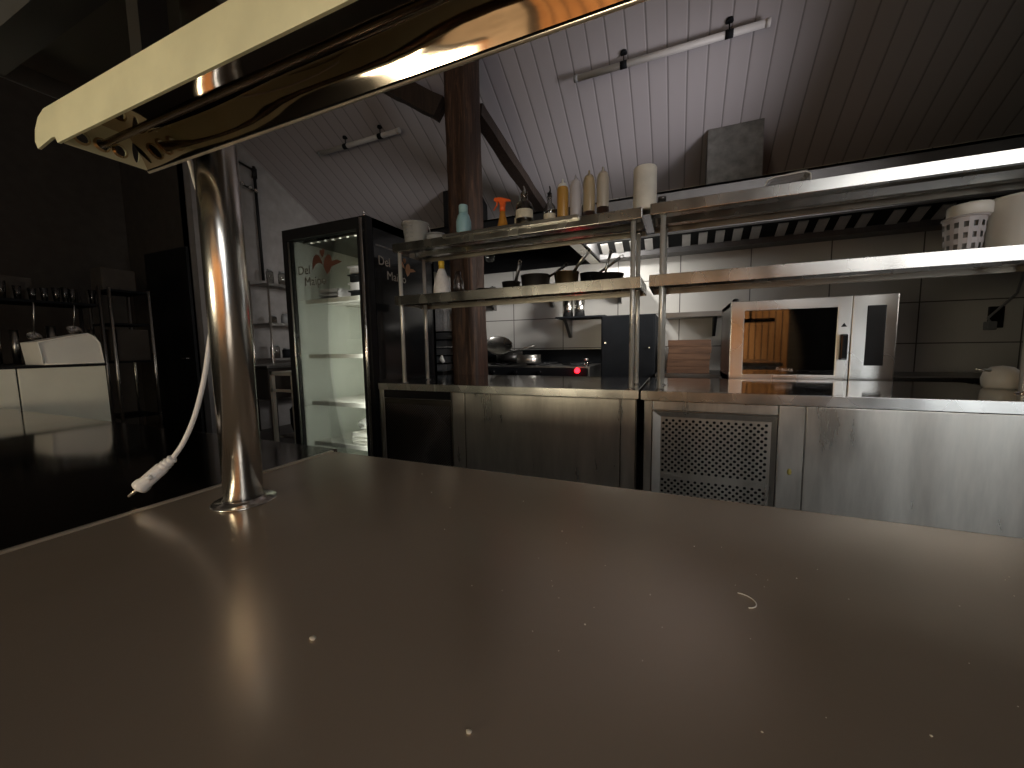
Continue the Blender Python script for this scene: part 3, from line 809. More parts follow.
def glass_bottle(x, y, r, hb, ht, lab, label_on, spout, liquid=None):
    t = thing('glass_bottle', lab, 'bottle', (x, y, SZ), GB)
    b = B(); lathe(b, [(.0001, 0), (r, 0), (r, hb), (r * .85, hb + .018), (r * .4, hb + .038), (r * .34, ht - .012), (r * .42, ht - .010), (r * .42, ht), (.0001, ht)], (x, y, SZ), 26); obj('bottle', b, M['bottle_glass'] if liquid != 'clear' else M['clear_glass'], t)
    b = B(); lathe(b, [(.0001, .003), (r * .93, .003), (r * .93, hb * .55), (.0001, hb * .55)], (x, y, SZ), 24); obj('liquid', b, M['amber'] if liquid == 'amber' else M['steel_dark'], t)
    if label_on:
        b = B(); rr = r + .0009
        ang = [PI * 1.15 + i * PI * .85 / 10 for i in range(11)]
        for a0, a1 in zip(ang, ang[1:]):
            f = b.faces.new([b.verts.new((x + rr * math.cos(a), y + rr * math.sin(a), SZ + z)) for a, z in ((a0, label_on[0]), (a1, label_on[0]), (a1, label_on[1]), (a0, label_on[1]))]); f.smooth = True
        bmesh.ops.remove_doubles(b, verts=b.verts, dist=1e-5)
        obj('paper_label', b, M['label'], t, recalc=False)
    if spout:
        b = B(); tube(b, [(x, y, SZ + ht - .004), (x, y, SZ + ht + .014)], [.011, .0125], 14); tube(b, [(x, y, SZ + ht + .01), (x + .004, y, SZ + ht + .03), (x, y, SZ + ht + .052)], [.006, .004, .003], 10)
        obj('pourer', b, M['black'], t)
    else:
        b = B(); tube(b, [(x, y, SZ + ht - .004), (x + .003, y, SZ + ht + .02), (x - .004, y, SZ + ht + .038)], [.009, .005, .003], 10); obj('pourer', b, M['grey_plastic'], t)
glass_bottle(-.905, 2.24, .030, .105, .19, 'slim dark glass bottle half hidden behind the wide labelled bottle', (.05, .095), False)
glass_bottle(-.842, 2.16, .050, .125, .205, 'wide dark glass bottle with square cream label and pouring spout', (.058, .105), False)
glass_bottle(-.690, 2.16, .034, .09, .165, 'clear glass oil bottle with black pouring spout and cream label', (.012, .062), True, 'clear')
def squeeze(x, lab, body, tip, h=.205, r=.031, foot=None, nib=.02):
    parts = [('bottle', [(.0001, .0), (r * .96, 0), (r, .004), (r, h - .028), (r * .93, h - .018), (r * .7, h - .002), (.0001, h)], body),
             ('cap', [(r * .88, h - .014), (r * .86, h - .006), (r * .6, h + .006), (r * .22, h + .012), (r * .12, h + .012 + nib), (.0001, h + .012 + nib)], tip)]
    if foot: parts.append(('settled_sauce', [(.0001, -.0), (r * 1.015, 0), (r * 1.02, .004), (r * 1.02, foot), (r * .9, foot + .001)], 'brown_sauce'))
    return lathe_thing('squeeze_bottle', lab, 'bottle', x, 2.15, SZ, parts, GB)
squeeze(-.612, 'squeeze bottle of mustard yellow sauce with white cap', 'mustard', 'white_plastic')
squeeze(-.540, 'milky white squeeze bottle next to the mustard yellow one', 'milky', 'milky', .21)
squeeze(-.467, 'beige squeeze bottle with dark sauce at its foot, beside the milky white one', 'beige', 'beige', .222, foot=.040)
squeeze(-.394, 'pale squeeze bottle with dark sauce at its foot, rightmost of the row', 'pale_beige', 'pale_beige', .226, foot=.052)
# paper roll bridging the gap between the shelves
t = thing('paper_towel_roll', 'tall cream paper towel roll standing at the gap between the two shelves', 'paper roll', (-.185, 2.17, 1.811))
b = B(); lathe(b, [(.020, .0), (.054, .0), (.057, .004), (.057, .206), (.054, .212), (.020, .212)], (-.185, 2.17, 1.811), 40); obj('paper', b, M['paper'], t)
b = B(); lathe(b, [(.021, 0), (.021, .211), (.018, .211), (.018, 0)], (-.185, 2.17, 1.811), 24); obj('core', b, M['board_wood'], t)
lathe_thing('glass_jar', 'small clear jar just behind the right side of the paper towel roll', 'jar', -.108, 2.28, 1.8102, [
    ('jar', [(.0001, 0), (.022, 0), (.022, .07), (.018, .078), (.0001, .078)], 'clear_glass'), ('lid', [(.0001, .078), (.021, .078), (.021, .095), (.0001, .095)], 'steel_dark')])
# clear clamshell tray
t = thing('plastic_tray', 'crumpled clear plastic food tray on the right upper shelf below the duct', 'tray', (.405, 2.13, 1.8112))
b = B(); n = 14
prof = [(.00, .00), (.008, .022), (.030, .034), (.150, .040), (.165, .030), (.168, .0)]
pr_ = []
for (dx, dz) in prof:
    pr_.append([b.verts.new((.322 + dx, 2.08 + .11 * j / n + random.uniform(-.001, .001), 1.8115 + dz + random.uniform(-.004, .004) * (1 if dz > 0 else 0) + (.006 if j in (0, n) and dz > 0 else 0))) for j in range(n + 1)])
for a, c in zip(pr_, pr_[1:]):
    for j in range(n): b.faces.new((a[j], a[j + 1], c[j + 1], c[j]))
obj('tray', b, M['clear'], t)
b = B(); tube(b, [(.322, 2.08, 1.8135), (.335, 2.078, 1.840), (.36, 2.078, 1.848), (.47, 2.078, 1.852), (.488, 2.08, 1.842), (.49, 2.08, 1.8135)], .0022, 8)
obj('rim', b, M['white_plastic'], t)

# ------------------------------------------------------------------ things on the lower shelves
MZ = 1.4705
lathe_thing('wine_bottle', 'white wrapped bottle with yellow foil neck on the lower shelf left of the post', 'bottle', -1.41, 2.15, MZ, [
    ('bottle', [(.0001, 0), (.052, 0), (.055, .01), (.054, .05), (.045, .09), (.026, .145), (.020, .160), (.0001, .160)], 'white_label'),
    ('foil', [(.0001, .158), (.019, .158), (.017, .185), (.019, .190), (.019, .208), (.0001, .208)], 'yellow')])
lathe_thing('glass_carafe', 'dark clear glass carafe behind the white wrapped bottle', 'carafe', -1.39, 2.32, MZ, [
    ('carafe', [(.0001, 0), (.035, 0), (.035, .10), (.02, .14), (.02, .17), (.0001, .17)], 'clear_glass')])
def pan(nm, x, y, r, h, lab, mat, hand, hmat='soot_pan', hole=True, rot=None, z=MZ, loc=None):
    t = thing(nm, lab, 'pan', (x, y, z), 'pans on the lower left shelf' if z == MZ else None)
    b = B(); lathe(b, [(.0001, .0), (r * .84, 0), (r * .9, .004), (r, h), (r + .002, h), (r * .97, h - .001), (r * .87, .006), (.0001, .006)], (x, y, z), 36, rot); obj('body', b, M[mat], t)
    pts = [Vector(p) + Vector((x, y, z)) for p in hand]
    b = B(); tube(b, pts, [.007] + [.006] * (len(pts) - 2) + [.008], 10, flat=1.6)
    d = (pts[-1] - pts[-2]).normalized()
    c = pts[-1] + d * .010; s = Vector((0, 1, 0)); u = d.cross(s)
    tube(b, [c + (d * math.cos(a) + u * math.sin(a)) * .010 for a in [2 * PI * i / 12 for i in range(13)]], .0028, 6)
    obj('handle', b, M[hmat], t)
    return t
pan('saucepan', -.97, 2.25, .058, .058, 'small dark saucepan, leftmost pan right of the post', 'soot_pan', [(.04, -.03, .05), (.06, -.05, .085), (.085, -.07, .15)], 'steel_dark')
pan('frying_pan', -.80, 2.22, .088, .078, 'deep dark pan with shiny inside beside the small saucepan', 'steel_dark', [(.08, 0, .065), (.13, -.01, .085), (.185, -.02, .115)])
pan('saucepan', -.60, 2.18, .070, .072, 'brass-bottomed saucepan in the middle of the shelf', 'copper', [(.05, -.04, .062), (.085, -.07, .095), (.14, -.09, .150)], 'steel')
pan('saucepan', -.50, 2.34, .060, .085, 'dark pot just behind the brass-bottomed saucepan', 'soot_pan', [(.06, -.03, .08), (.12, -.05, .11), (.18, -.06, .145)], 'steel_dark')
pan('skillet', -.375, 2.18, .090, .040, 'shallow black skillet with upright steel handle, rightmost pan', 'soot_pan', [(-.015, .02, .035), (-.005, .02, .09), (.015, .02, .155)], 'steel')
# tongs
t = thing('tongs', 'small dark tongs lying on the lower shelf just right of the post', 'tongs', (-1.12, 2.14, MZ))
for s in (-1, 1):
    b = B(); tube(b, [(-1.17, 2.14, MZ + .006), (-1.13, 2.14 + s * .012, MZ + .018), (-1.06, 2.14 + s * .016, MZ + .010)], [.004, .003, .005], 8); obj('arm', b, M['soot_pan'], t)
    b = B(); tube(b, [(-1.06, 2.14 + s * .016, MZ + .010), (-1.035, 2.14 + s * .016, MZ + .016)], [.006, .009], 8); obj('tip', b, M['steel_dark'], t)

# colander basket with white tub, bin at right on right lower shelf
cx, cy, cz = 1.052, 2.24, 1.4725
t = thing('cutlery_basket', 'grey perforated plastic basket on the right lower shelf under a white tub', 'basket', (cx, cy, cz))
b = B(); seg = 28; rings = []
for i in range(8):
    zz = .150 * i / 7; r = .052 + .010 * i / 7
    rings.append([b.verts.new((cx + r * math.cos(2 * PI * k / seg), cy + r * math.sin(2 * PI * k / seg), cz + zz)) for k in range(seg)])
for i in range(7):
    for k in range(seg):
        if i % 2 == 1 and k % 2 == 1: continue
        b.faces.new((rings[i][k], rings[i][(k + 1) % seg], rings[i + 1][(k + 1) % seg], rings[i + 1][k]))
b.faces.new(rings[0][::-1])
bk = obj('basket', b, M['milky'], t)
b = B(); tube(b, [(cx + .0635 * math.cos(2 * PI * k / 24), cy + .0635 * math.sin(2 * PI * k / 24), cz + .15) for k in range(25)], .004, 8); obj('rim', b, M['milky'], t)
b = B(); lathe(b, [(.0001, .003), (.046, .003), (.052, .14), (.0001, .14)], (cx, cy, cz), 20); o = obj('cutlery_cup', b, M['grey_plastic'], t)
b = B(); lathe(b, [(.0001, .155), (.058, .155), (.064, .160), (.064, .196), (.060, .202), (.0001, .202)], (cx + .012, cy, cz), 28)
o = obj('white_tub', b, M['white_plastic']); tag(o, 'white plastic lid-shaped tub stacked on the grey perforated basket', 'tub'); recenter(o)
b = B(); lathe(b, [(.0001, 0), (.080, 0), (.084, .004), (.086, .200), (.090, .202), (.090, .212), (.0001, .212)], (cx + .165, cy + .01, cz), 32)
o = obj('white_canister', b, M['white_plastic']); tag(o, 'large white canister at the right edge beside the perforated basket', 'canister'); recenter(o)

# ------------------------------------------------------------------ tall display fridge
FX0, FX1, FY0, FY1, FH = -2.70, -1.90, 2.03, 2.78, 2.0
t = thing('display_fridge', 'tall black-framed glass-door display fridge with pale green interior', 'fridge', (-2.3, 2.4, 0))
b = B()
box(b, FX0, FX0 + .03, FY0 + .06, FY1, .05, FH); box(b, FX1 - .03, FX1, FY0 + .06, FY1, .05, FH)
box(b, FX0, FX1, FY1 - .03, FY1, .05, FH); box(b, FX0, FX1, FY0 + .06, FY1, FH - .06, FH); box(b, FX0, FX1, FY0 + .06, FY1, 0.0, .20)
fb = obj('body', b, M['black_gloss'], t)
b = B()
box(b, FX0 + .03, FX0 + .036, FY0 + .065, FY1 - .03, .20, FH - .06); box(b, FX1 - .036, FX1 - .03, FY0 + .065, FY1 - .03, .20, FH - .06)
box(b, FX0 + .03, FX1 - .03, FY1 - .036, FY1 - .03, .20, FH - .06)
box(b, FX0 + .036, FX1 - .036, FY0 + .065, FY1 - .036, .20, .206)
for xx in (FX0 + .20, FX1 - .20): box(b, xx - .008, xx + .008, FY1 - .05, FY1 - .036, .25, 1.65)
obj('liner', b, M['pale_liner'], t, 'pale green interior liner')
b = B(); 
box(b, FX0, FX0 + .045, FY0, FY0 + .055, .20, FH); box(b, FX1 - .085, FX1, FY0, FY0 + .055, .20, FH)
box(b, FX0 + .045, FX1 - .085, FY0, FY0 + .055, FH - .075, FH); box(b, FX0 + .045, FX1 - .085, FY0, FY0 + .055, .20, .26)
df = obj('door_frame', b, M['black'], t)
b = B(); box(b, FX0 + .045, FX1 - .085, FY0 + .015, FY0 + .020, .26, FH - .075); obj('glass', b, M['glass'], df, 'clear door glass with brown lettering')
b = B(); tube(b, [(FX0 + .055, FY0 + .004, .27), (FX0 + .055, FY0 + .004, FH - .085)], .006, 8); obj('trim_strip', b, M['steel'], df)
b = B(); tube(b, [(FX1 - .022, FY0 - .022, .28), (FX1 - .022, FY0 - .022, FH - .02)], .009, 14); tube(b, [(FX1 - .05, FY0 - .004, .22), (FX1 - .05, FY0 - .004, FH - .01)], .006, 10)
for zz in (.35, 1.1, 1.9): tube(b, [(FX1 - .022, FY0 - .022, zz), (FX1 - .022, FY0 + .01, zz)], .006, 8)
obj('handle', b, M['chrome'], df, 'long polished vertical door handle')
b = B(); lathe(b, [(.011, 0), (.011, .012), (.004, .016), (.004, .026), (.008, .03), (.0001, .034)], (FX1 - .03, FY0 + .02, FH), 12); obj('hinge_cap', b, M['chrome'], t)
for k in range(7):
    b = B(); x = FX0 + .17 + k * .072; box(b, x - .007, x + .007, FY0 + .10, FY0 + .108, FH - .085, FH - .077); obj('led', b, M['led'], t)
b = B(); box(b, FX0 + .10, FX1 - .10, FY0 + .10, FY0 + .125, FH - .077, FH - .06); obj('led_rail', b, M['steel'], t)
def wire_shelf(z):
    b = B()
    x0, x1, y0, y1 = FX0 + .05, FX1 - .05, FY0 + .12, FY1 - .05
    box(b, x0, x1, y0, y0 + .006, z - .02, z + .012)
    for k in range(30):
        x = x0 + (x1 - x0) * k / 29; tube(b, [(x, y0, z), (x, y1, z)], .002, 4)
    for y in (y0 + .2, y0 + .4, y1): tube(b, [(x0, y, z - .004), (x1, y, z - .004)], .003, 4)
    obj('wire_shelf', b, M['white_plastic'], t)
for z in (1.50, 1.085, .72, .40): wire_shelf(z)
# lettering and emblem on the door glass
def emblem(y_, x0, z0, s, mat, par, side=False):
    def put(pts):
        b = B()
        mk = (lambda u, v, d: (x0 + u * s, y_ - d, z0 + v * s)) if not side else (lambda u, v, d: (y_ + d, x0 + u * s, z0 + v * s))
        a = [b.verts.new(mk(u, v, .0008)) for u, v in pts]; c = [b.verts.new(mk(u, v, -.0002)) for u, v in pts]
        b.faces.new(a); b.faces.new(c[::-1])
        for i in range(len(pts)): b.faces.new((a[i], c[i], c[(i + 1) % len(pts)], a[(i + 1) % len(pts)]))
        obj('emblem', b, mat, par)
    lobe = [(0, 0), (.02, .30), (.10, .52), (.25, .62), (.42, .55), (.55, .36), (.62, .16), (.52, .22), (.38, .26), (.22, .22), (.10, .12)]
    put(lobe)
    put([(.66, .12), (.72, .34), (.84, .50), (1.0, .56), (1.12, .46), (1.16, .26), (1.42, .30), (1.72, .18), (1.4, .10), (1.12, .04), (1.0, -.14), (.86, -.26), (.74, -.10)])
    put([(.48, .70), (.52, .80), (.60, .76), (.68, .82), (.76, .76), (.74, .62), (.62, .48), (.54, .56)])
text('lettering', 'Del', .088, M['decal_grey'], df, Matrix.Translation((-2.575, FY0 + .0135, 1.675)) @ FRONT)
text('lettering', 'Maipo', .088, M['decal_grey'], df, Matrix.Translation((-2.515, FY0 + .0135, 1.592)) @ FRONT)
emblem(FY0 + .0135, -2.425, 1.70, .165, M['decal_brown'], df)
# same lettering on the fridge side
text('lettering', 'Del', .085, M['decal_light'], fb, Matrix.Translation((FX1 + .0012, 2.125, 1.705)) @ SIDE)
text('lettering', 'Maipo', .085, M['decal_light'], fb, Matrix.Translation((FX1 + .0012, 2.205, 1.615)) @ SIDE)
emblem(FX1 + .0008, 2.33, 1.70, .12, M['decal_orange'], fb, True)
b = B(); box(b, FX1, FX1 + .002, FY0 + .08, FY1 - .02, 1.825, 1.835); obj('panel_seam', b, M['steel_dark'], fb)
# added upright fill light to brighten the fridge interior
light('fridge_led_light', 'AREA', (-2.02, 2.12, 1.0), (-2.55, 2.7, .95), 3.6, (1.0, 1.0, .92), .03, 1.3)
# contents
def crate(x0, x1, z, nm, lab, m, hgt, y0=2.2, y1=2.5):
    b = B(); box(b, x0, x1, y0, y1, z, z + .006)
    for k in range(3):
        zz = z + hgt * k / 3; box(b, x0, x1, y0, y0 + .006, zz + .004, zz + hgt / 3 - .012)
    box(b, x0, x0 + .006, y0, y1, z, z + hgt); box(b, x1 - .006, x1, y0, y1, z, z + hgt); box(b, x0, x1, y1 - .006, y1, z, z + hgt)
    box(b, x0, x1, y0, y0 + .006, z + hgt - .012, z + hgt)
    o = obj(nm, b, m); tag(o, lab, nm.replace('_', ' ')); recenter(o)
crate(-2.56, -2.36, 1.504, 'wire_tray', 'pale slatted tray on the fridge top shelf below the lettering', M['milky'], .085)
for k, (z, m_, lb_) in enumerate([(1.504, 'black', 'lowest'), (1.56, 'milky', 'second'), (1.62, 'black', 'third'), (1.68, 'milky', 'topmost')]):
    b = B(); rbox(b, -2.24, -2.08, 2.20, 2.42, z, z + .050, .006); box(b, -2.25, -2.07, 2.19, 2.43, z + .044, z + .054)
    o = obj('food_box', b, M[m_]); tag(o, '%s %s box, %s of the stack on the fridge top shelf' % ('black' if m_ == 'black' else 'pale', 'plastic', lb_), 'box', 'stacked boxes in the fridge'); recenter(o)
crate(-2.30, -2.04, .404, 'bottle_crate', 'white ribbed plastic crate at the bottom of the fridge', M['white_plastic'], .09)
b = B(); bmesh.ops.create_icosphere(b, subdivisions=4, radius=.12)
for v in b.verts:
    n_ = math.sin(v.co.x * 60) * math.sin(v.co.y * 50 + 1) * math.sin(v.co.z * 70 + 2)
    v.co *= 1 + .12 * n_; v.co.z *= .45; v.co.x *= 1.0
for f in b.faces: f.smooth = True
o = obj('plastic_bag', b, M['clear']); o.location = (-2.18, 2.32, .555); tag(o, 'crumpled translucent plastic bag lying on the white crate in the fridge', 'bag')

# ------------------------------------------------------------------ grey trays stack behind the counter, left of the post
t = thing('trolley', 'dark low trolley standing behind the counter left of the post', 'trolley', (-2.05, 3.15, 0))
b = B(); rbox(b, -2.25, -1.965, 2.97, 3.4, .88, .92, .004); rbox(b, -2.25, -1.965, 2.97, 3.4, .2, .23, .004); obj('deck', b, M['steel_dark'], t)
for lx in (-2.23, -1.985):
    for ly in (3.0, 3.38):
        b = B(); tube(b, [(lx, ly, 0), (lx, ly, .9)], .012, 10); obj('leg', b, M['steel_dark'], t)
for k, nm in enumerate(['lowest', 'second from below', 'middle', 'fourth from below', 'topmost']):
    z = .921 + k * .073
    t = thing('storage_bin', 'grey plastic storage bin left of the post, %s of its stack' % nm, 'bin', (-2.08, 3.18, z), 'stack of grey bins left of the post')
    b = B(); prism(b, [(-2.155, z), (-1.985, z), (-1.975, z + .062), (-2.165, z + .062)], 'y', 3.06, 3.34); obj('tub', b, M['grey_plastic'], t)
    b = B(); rbox(b, -2.172, -1.968, 3.05, 3.35, z + .058, z + .070, .003); obj('rim', b, M['charcoal'], t)
z = .921 + 5 * .073
b = B(); n = 24; rings = []
for i in range(12):
    zz = z + .20 * i / 11; ring = []
    for k in range(n * 2):
        a = 2 * PI * k / (n * 2); q = 1 / max(abs(math.cos(a)), abs(math.sin(a))); q = min(q, 1.25)
        rr = (1 + (.035 if k % 2 else 0)) * (1 + (.09 * random.random() if i > 8 else 0)) * (.93 if i > 9 else 1)
        ring.append(b.verts.new((-2.07 + .085 * q * rr * math.cos(a), 3.18 + .12 * q * rr * math.sin(a), zz + (random.uniform(-.012, .012) if i > 8 else 0))))
    rings.append(ring)
for a, c in zip(rings, rings[1:]):
    for k in range(2 * n): b.faces.new((a[k], a[(k + 1) % (2 * n)], c[(k + 1) % (2 * n)], c[k]))
b.faces.new(rings[0][::-1]); b.faces.new(rings[-1])
o = obj('ribbed_bag', b, M['white_label']); tag(o, 'white ribbed bag with crumpled top on the stack of grey bins', 'bag'); recenter(o)
b = B(); tube(b, [(-1.99, 3.02, 1.00), (-2.0, 3.0, 1.03), (-1.985, 2.99, 1.06)], [.016, .022, .010], 12)
o = obj('rag', b, M['white_plastic']); tag(o, 'small white knotted rag hanging in front of the grey bins', 'rag'); recenter(o)

# ------------------------------------------------------------------ cooking line at the back wall
t = thing('cooking_range', 'low dark cooking range along the white tiled wall', 'range', (-1.9, 4.7, 0))
b = B(); rbox(b, -2.95, -.92, 4.3, 5.12, .12, .90, .006); obj('body', b, M['steel_dark'], t)
b = B(); rbox(b, -2.95, -.92, 5.08, 5.16, .90, 1.085, .004); obj('backsplash', b, M['charcoal'], t)
b = B()
for cx_ in (-2.6, -2.1, -1.6, -1.15):
    for cy_ in (4.5, 4.85):
        tube(b, [(cx_ + .13 * math.cos(a), cy_ + .13 * math.sin(a), .915) for a in [2 * PI * i / 16 for i in range(17)]], .008, 6)
        for a in (0, PI / 2): tube(b, [(cx_ - .15 * math.cos(a), cy_ - .15 * math.sin(a), .922), (cx_ + .15 * math.cos(a), cy_ + .15 * math.sin(a), .922)], .007, 6)
obj('pan_support', b, M['black'], t)
b = B(); rbox(b, -2.93, -.94, 4.28, 4.302, .78, .885, .004); cp = obj('control_panel', b, M['charcoal'], t)
for xx in (-2.7, -2.4, -2.1, -1.8, -1.5):
    b = B(); tube(b, [(xx, 4.282, .83), (xx, 4.25, .83)], [.026, .022], 14); obj('knob', b, M['black_gloss'], cp)
b = B(); tube(b, [(-1.055, 4.282, .855), (-1.055, 4.268, .855)], .030, 20); obj('indicator_light', b, M['red_light'], cp, 'glowing red indicator light')
for lx in (-2.85, -1.02):
    for ly in (4.4, 5.0):
        b = B(); tube(b, [(lx, ly, 0), (lx, ly, .13)], .025, 10); obj('foot', b, M['black'], t)
light('indicator_glow', 'POINT', (-1.055, 4.22, .86), (0, 0, 0), .25, (1, .02, .02), .02)
# small pot and salt box on the range front
lathe_thing('saucepan', 'steel saucepan on the range partly hidden by the counter, below the frying pan', 'pan', -1.72, 4.50, .93, [
    ('body', [(.0001, 0), (.14, 0), (.15, .01), (.15, .10), (.145, .10), (.14, .012), (.0001, .012)], 'steel')])
lathe_thing('salt_shaker', 'small pale shaker on the range beside the red light', 'shaker', -.985, 4.42, .9005, [
    ('jar', [(.0001, 0), (.03, 0), (.03, .06), (.0001, .06)], 'clear_glass'), ('lid', [(.0001, .06), (.031, .06), (.028, .085), (.0001, .085)], 'steel')])
rt = Matrix.Rotation(math.radians(22), 3, 'Y') @ Matrix.Rotation(math.radians(34), 3, 'X')
t = thing('frying_pan', 'steel frying pan leaning tilted on the range against the tiles', 'pan', (-2.12, 4.60, 1.04))
P = Vector((-2.14, 4.52, 1.12))
b = B(); lathe(b, [(.0001, 0), (.135, 0), (.15, .01), (.175, .05), (.178, .05), (.172, .046), (.148, .014), (.0001, .014)], P, 40, rt); obj('body', b, M['steel'], t)
b = B(); tube(b, [(-1.96, 4.54, 1.07), (-1.86, 4.52, 1.09), (-1.64, 4.50, 1.145)], [.012, .010, .016], 12, flat=1.5); obj('handle', b, M['steel'], t)
lathe_thing('stock_pot', 'black shallow pot underneath the tilted steel frying pan', 'pot', -2.14, 4.86, .93, [
    ('body', [(.0001, 0), (.17, 0), (.18, .01), (.18, .14), (.17, .14), (.0001, .135)], 'soot_pan')])
# tall black cabinet
t = thing('tall_oven', 'plain black oven cabinet between the range and the wooden crate', 'cabinet', (-.54, 4.75, 0))
b = B(); rbox(b, -.835, -.255, 4.5, 5.1, 0, 1.465, .008); obj('body', b, M['charcoal'], t)
b = B(); rbox(b, -.82, -.27, 4.485, 4.502, .12, 1.455, .004); d_ = obj('door', b, M['charcoal'], t)
b = B(); tube(b, [(-.78, 4.48, 1.16), (-.78, 4.46, 1.16)], .009, 10); tube(b, [(-.31, 4.48, 1.10), (-.31, 4.46, 1.10)], .007, 10); obj('catch', b, M['steel'], d_)
# wall shelf with bracket and canisters
t = thing('wall_shelf', 'dark wall shelf with curved bracket carrying two steel canisters', 'shelf', (-1.1, 5.0, 1.49))
b = B(); rbox(b, -1.47, -.84, 4.80, 5.20, 1.478, 1.500, .003); obj('board', b, M['charcoal'], t)
b = B(); prism(b, [(5.198, 1.478), (4.86, 1.478), (4.95, 1.42), (5.10, 1.30), (5.16, 1.24), (5.198, 1.24)], 'x', -1.39, -1.35); obj('bracket', b, M['steel_dark'], t)
for k, xx in enumerate((-1.335, -1.185)):
    lathe_thing('steel_canister', 'shiny steel canister on the wall shelf, %s of the pair' % ('left' if k == 0 else 'right'), 'canister', xx, 4.92, 1.5003, [
        ('can', [(.0001, 0), (.066, 0), (.066, .225), (.0001, .225)], 'chrome'), ('lid', [(.069, .225), (.069, .245), (.0001, .25)], 'steel')], 'canisters on the wall shelf')
# long wall shelf above the range, only its brackets show below the over-shelf
t = thing('wall_shelf', 'long steel wall shelf high behind the pans, seen by its brackets', 'shelf', (-1.6, 5.0, 1.8))
b = B(); rbox(b, -2.75, -.40, 4.86, 5.20, 1.80, 1.825, .003); obj('board', b, M['steel'], t)
for xx in (-2.50, -1.62, -.72):
    b = B(); prism(b, [(5.198, 1.80), (4.95, 1.80), (5.04, 1.76), (5.13, 1.67), (5.198, 1.66)], 'x', xx - .02, xx + .02); obj('bracket', b, M['steel_dark'], t)
# right wall shelf above the wooden crate
t = thing('wall_shelf', 'short brownish wall shelf above the wooden crate beside the oven', 'shelf', (.12, 5.0, 1.45))
b = B(); rbox(b, -.16, .43, 4.86, 5.20, 1.435, 1.492, .003); obj('board', b, M['steel_dark'], t)
b = B(); prism(b, [(5.198, 1.435), (4.90, 1.435), (5.12, 1.22), (5.198, 1.22)], 'x', .34, .37); obj('bracket', b, M['black'], t)
# back bench and crate
t = thing('work_bench', 'steel work bench against the back wall under the wooden crate', 'bench', (.4, 4.8, 0))
b = B(); rbox(b, -.24, 2.6, 4.42, 5.18, .78, .82, .004); obj('worktop', b, M['steel_dark'], t)
for lx in (-.2, 1.2, 2.55):
    for ly in (4.46, 5.12):
        b = B(); tube(b, [(lx, ly, 0), (lx, ly, .79)], .02, 10); obj('leg', b, M['steel_dark'], t)
t = thing('cutting_board_block', 'thick block of reddish brown wooden boards behind the counter left of the oven', 'cutting boards', (.08, 4.7, .821))
for k in range(5):
    z0 = .8205 + k * .0715; j = random.uniform(-.008, .008)
    b = B(); rbox(b, -.125 + j, .292 + j, 4.55, 4.85, z0, z0 + .0705, .004); obj('board', b, M['board_wood'], t)

# ------------------------------------------------------------------ combi oven
t = thing('oven_stand', 'dark steel stand carrying the combi oven behind the counter', 'stand', (.74, 3.3, 0))
b = B(); rbox(b, .30, 1.20, 2.97, 3.65, .82, .858, .004); obj('top', b, M['steel_dark'], t)
for lx in (.33, 1.17):
    for ly in (3.0, 3.62):
        b = B(); tube(b, [(lx, ly, 0), (lx, ly, .83)], .02, 10); obj('leg', b, M['steel_dark'], t)
t = thing('combi_oven', 'stainless combi oven with dark glass door and black control strip', 'oven', (.74, 3.3, .86))
OX0, OX1, OY, OZ0, OZ1 = .307, 1.165, 3.0, .868, 1.408
b = B()
box(b, OX0, OX1, 3.06, 3.62, OZ0, OZ0 + .04); box(b, OX0, OX1, 3.06, 3.62, OZ1 - .03, OZ1); box(b, OX0, OX0 + .03, 3.06, 3.62, OZ0, OZ1)
box(b, .95, OX1, 3.06, 3.62, OZ0, OZ1); box(b, OX0, OX1, 3.59, 3.62, OZ0, OZ1)
obj('body', b, M['steel_dark'], t)
b = B()
gx0, gx1, gz0, gz1 = .385, .880, .945, 1.343
rbox(b, OX0, gx0, OY, OY + .055, OZ0, OZ1, .004); rbox(b, gx1, .949, OY, OY + .055, OZ0, OZ1, .004)
rbox(b, gx0 - .004, gx1 + .004, OY, OY + .055, gz1, OZ1, .004); rbox(b, gx0 - .004, gx1 + .004, OY, OY + .055, OZ0, gz0 - .02, .004)
dd = obj('door', b, M['steel'], t, 'brushed steel door frame')
b = B(); box(b, gx0, gx1, OY + .006, OY + .012, gz0 - .02, gz1); obj('glass', b, M['oven_glass'], dd, 'dark oven glass')
b = B(); box(b, gx0 + .002, gx0 + .038, OY + .013, OY + .02, gz0 - .02, gz1); box(b, gx1 - .038, gx1 - .002, OY + .013, OY + .02, gz0 - .02, gz1)
box(b, gx0, gx1, OY + .013, OY + .02, gz0 - .02, gz0 + .045); box(b, gx0, gx1, OY + .013, OY + .02, gz1 - .03, gz1); obj('glass_border', b, M['black_gloss'], dd)
b = B(); rbox(b, .953, OX1, OY + .004, OY + .06, OZ0, OZ1, .004); cpn = obj('control_panel', b, M['steel'], t)
b = B(); rbox(b, 1.022, 1.112, OY + .001, OY + .01, .985, 1.345, .004); obj('control_strip', b, M['black'], cpn, 'black glossy control strip')
b = B(); rbox(b, .893, .931, OY - .030, OY + .004, 1.02, 1.178, .010, 3); box(b, .900, .924, OY - .010, OY + .004, 1.03, 1.17); obj('handle', b, M['black_gloss'], dd, 'short black door handle')
b = B(); prism(b, [(.899, 1.222), (.929, 1.222), (.914, 1.246)], 'y', OY - .0012, OY + .0005); obj('warning_mark', b, M['black'], dd)
text('lettering', 'Pratica', .034, M['steel'], dd, Matrix.Translation((.575, OY + .0052, .948)) @ FRONT)
b = B(); lathe(b, [(.02, 0), (.02, .012), (.012, .02), (.0001, .022)], (.335, 3.03, OZ1), 16); obj('hinge', b, M['black'], t)
b = B()
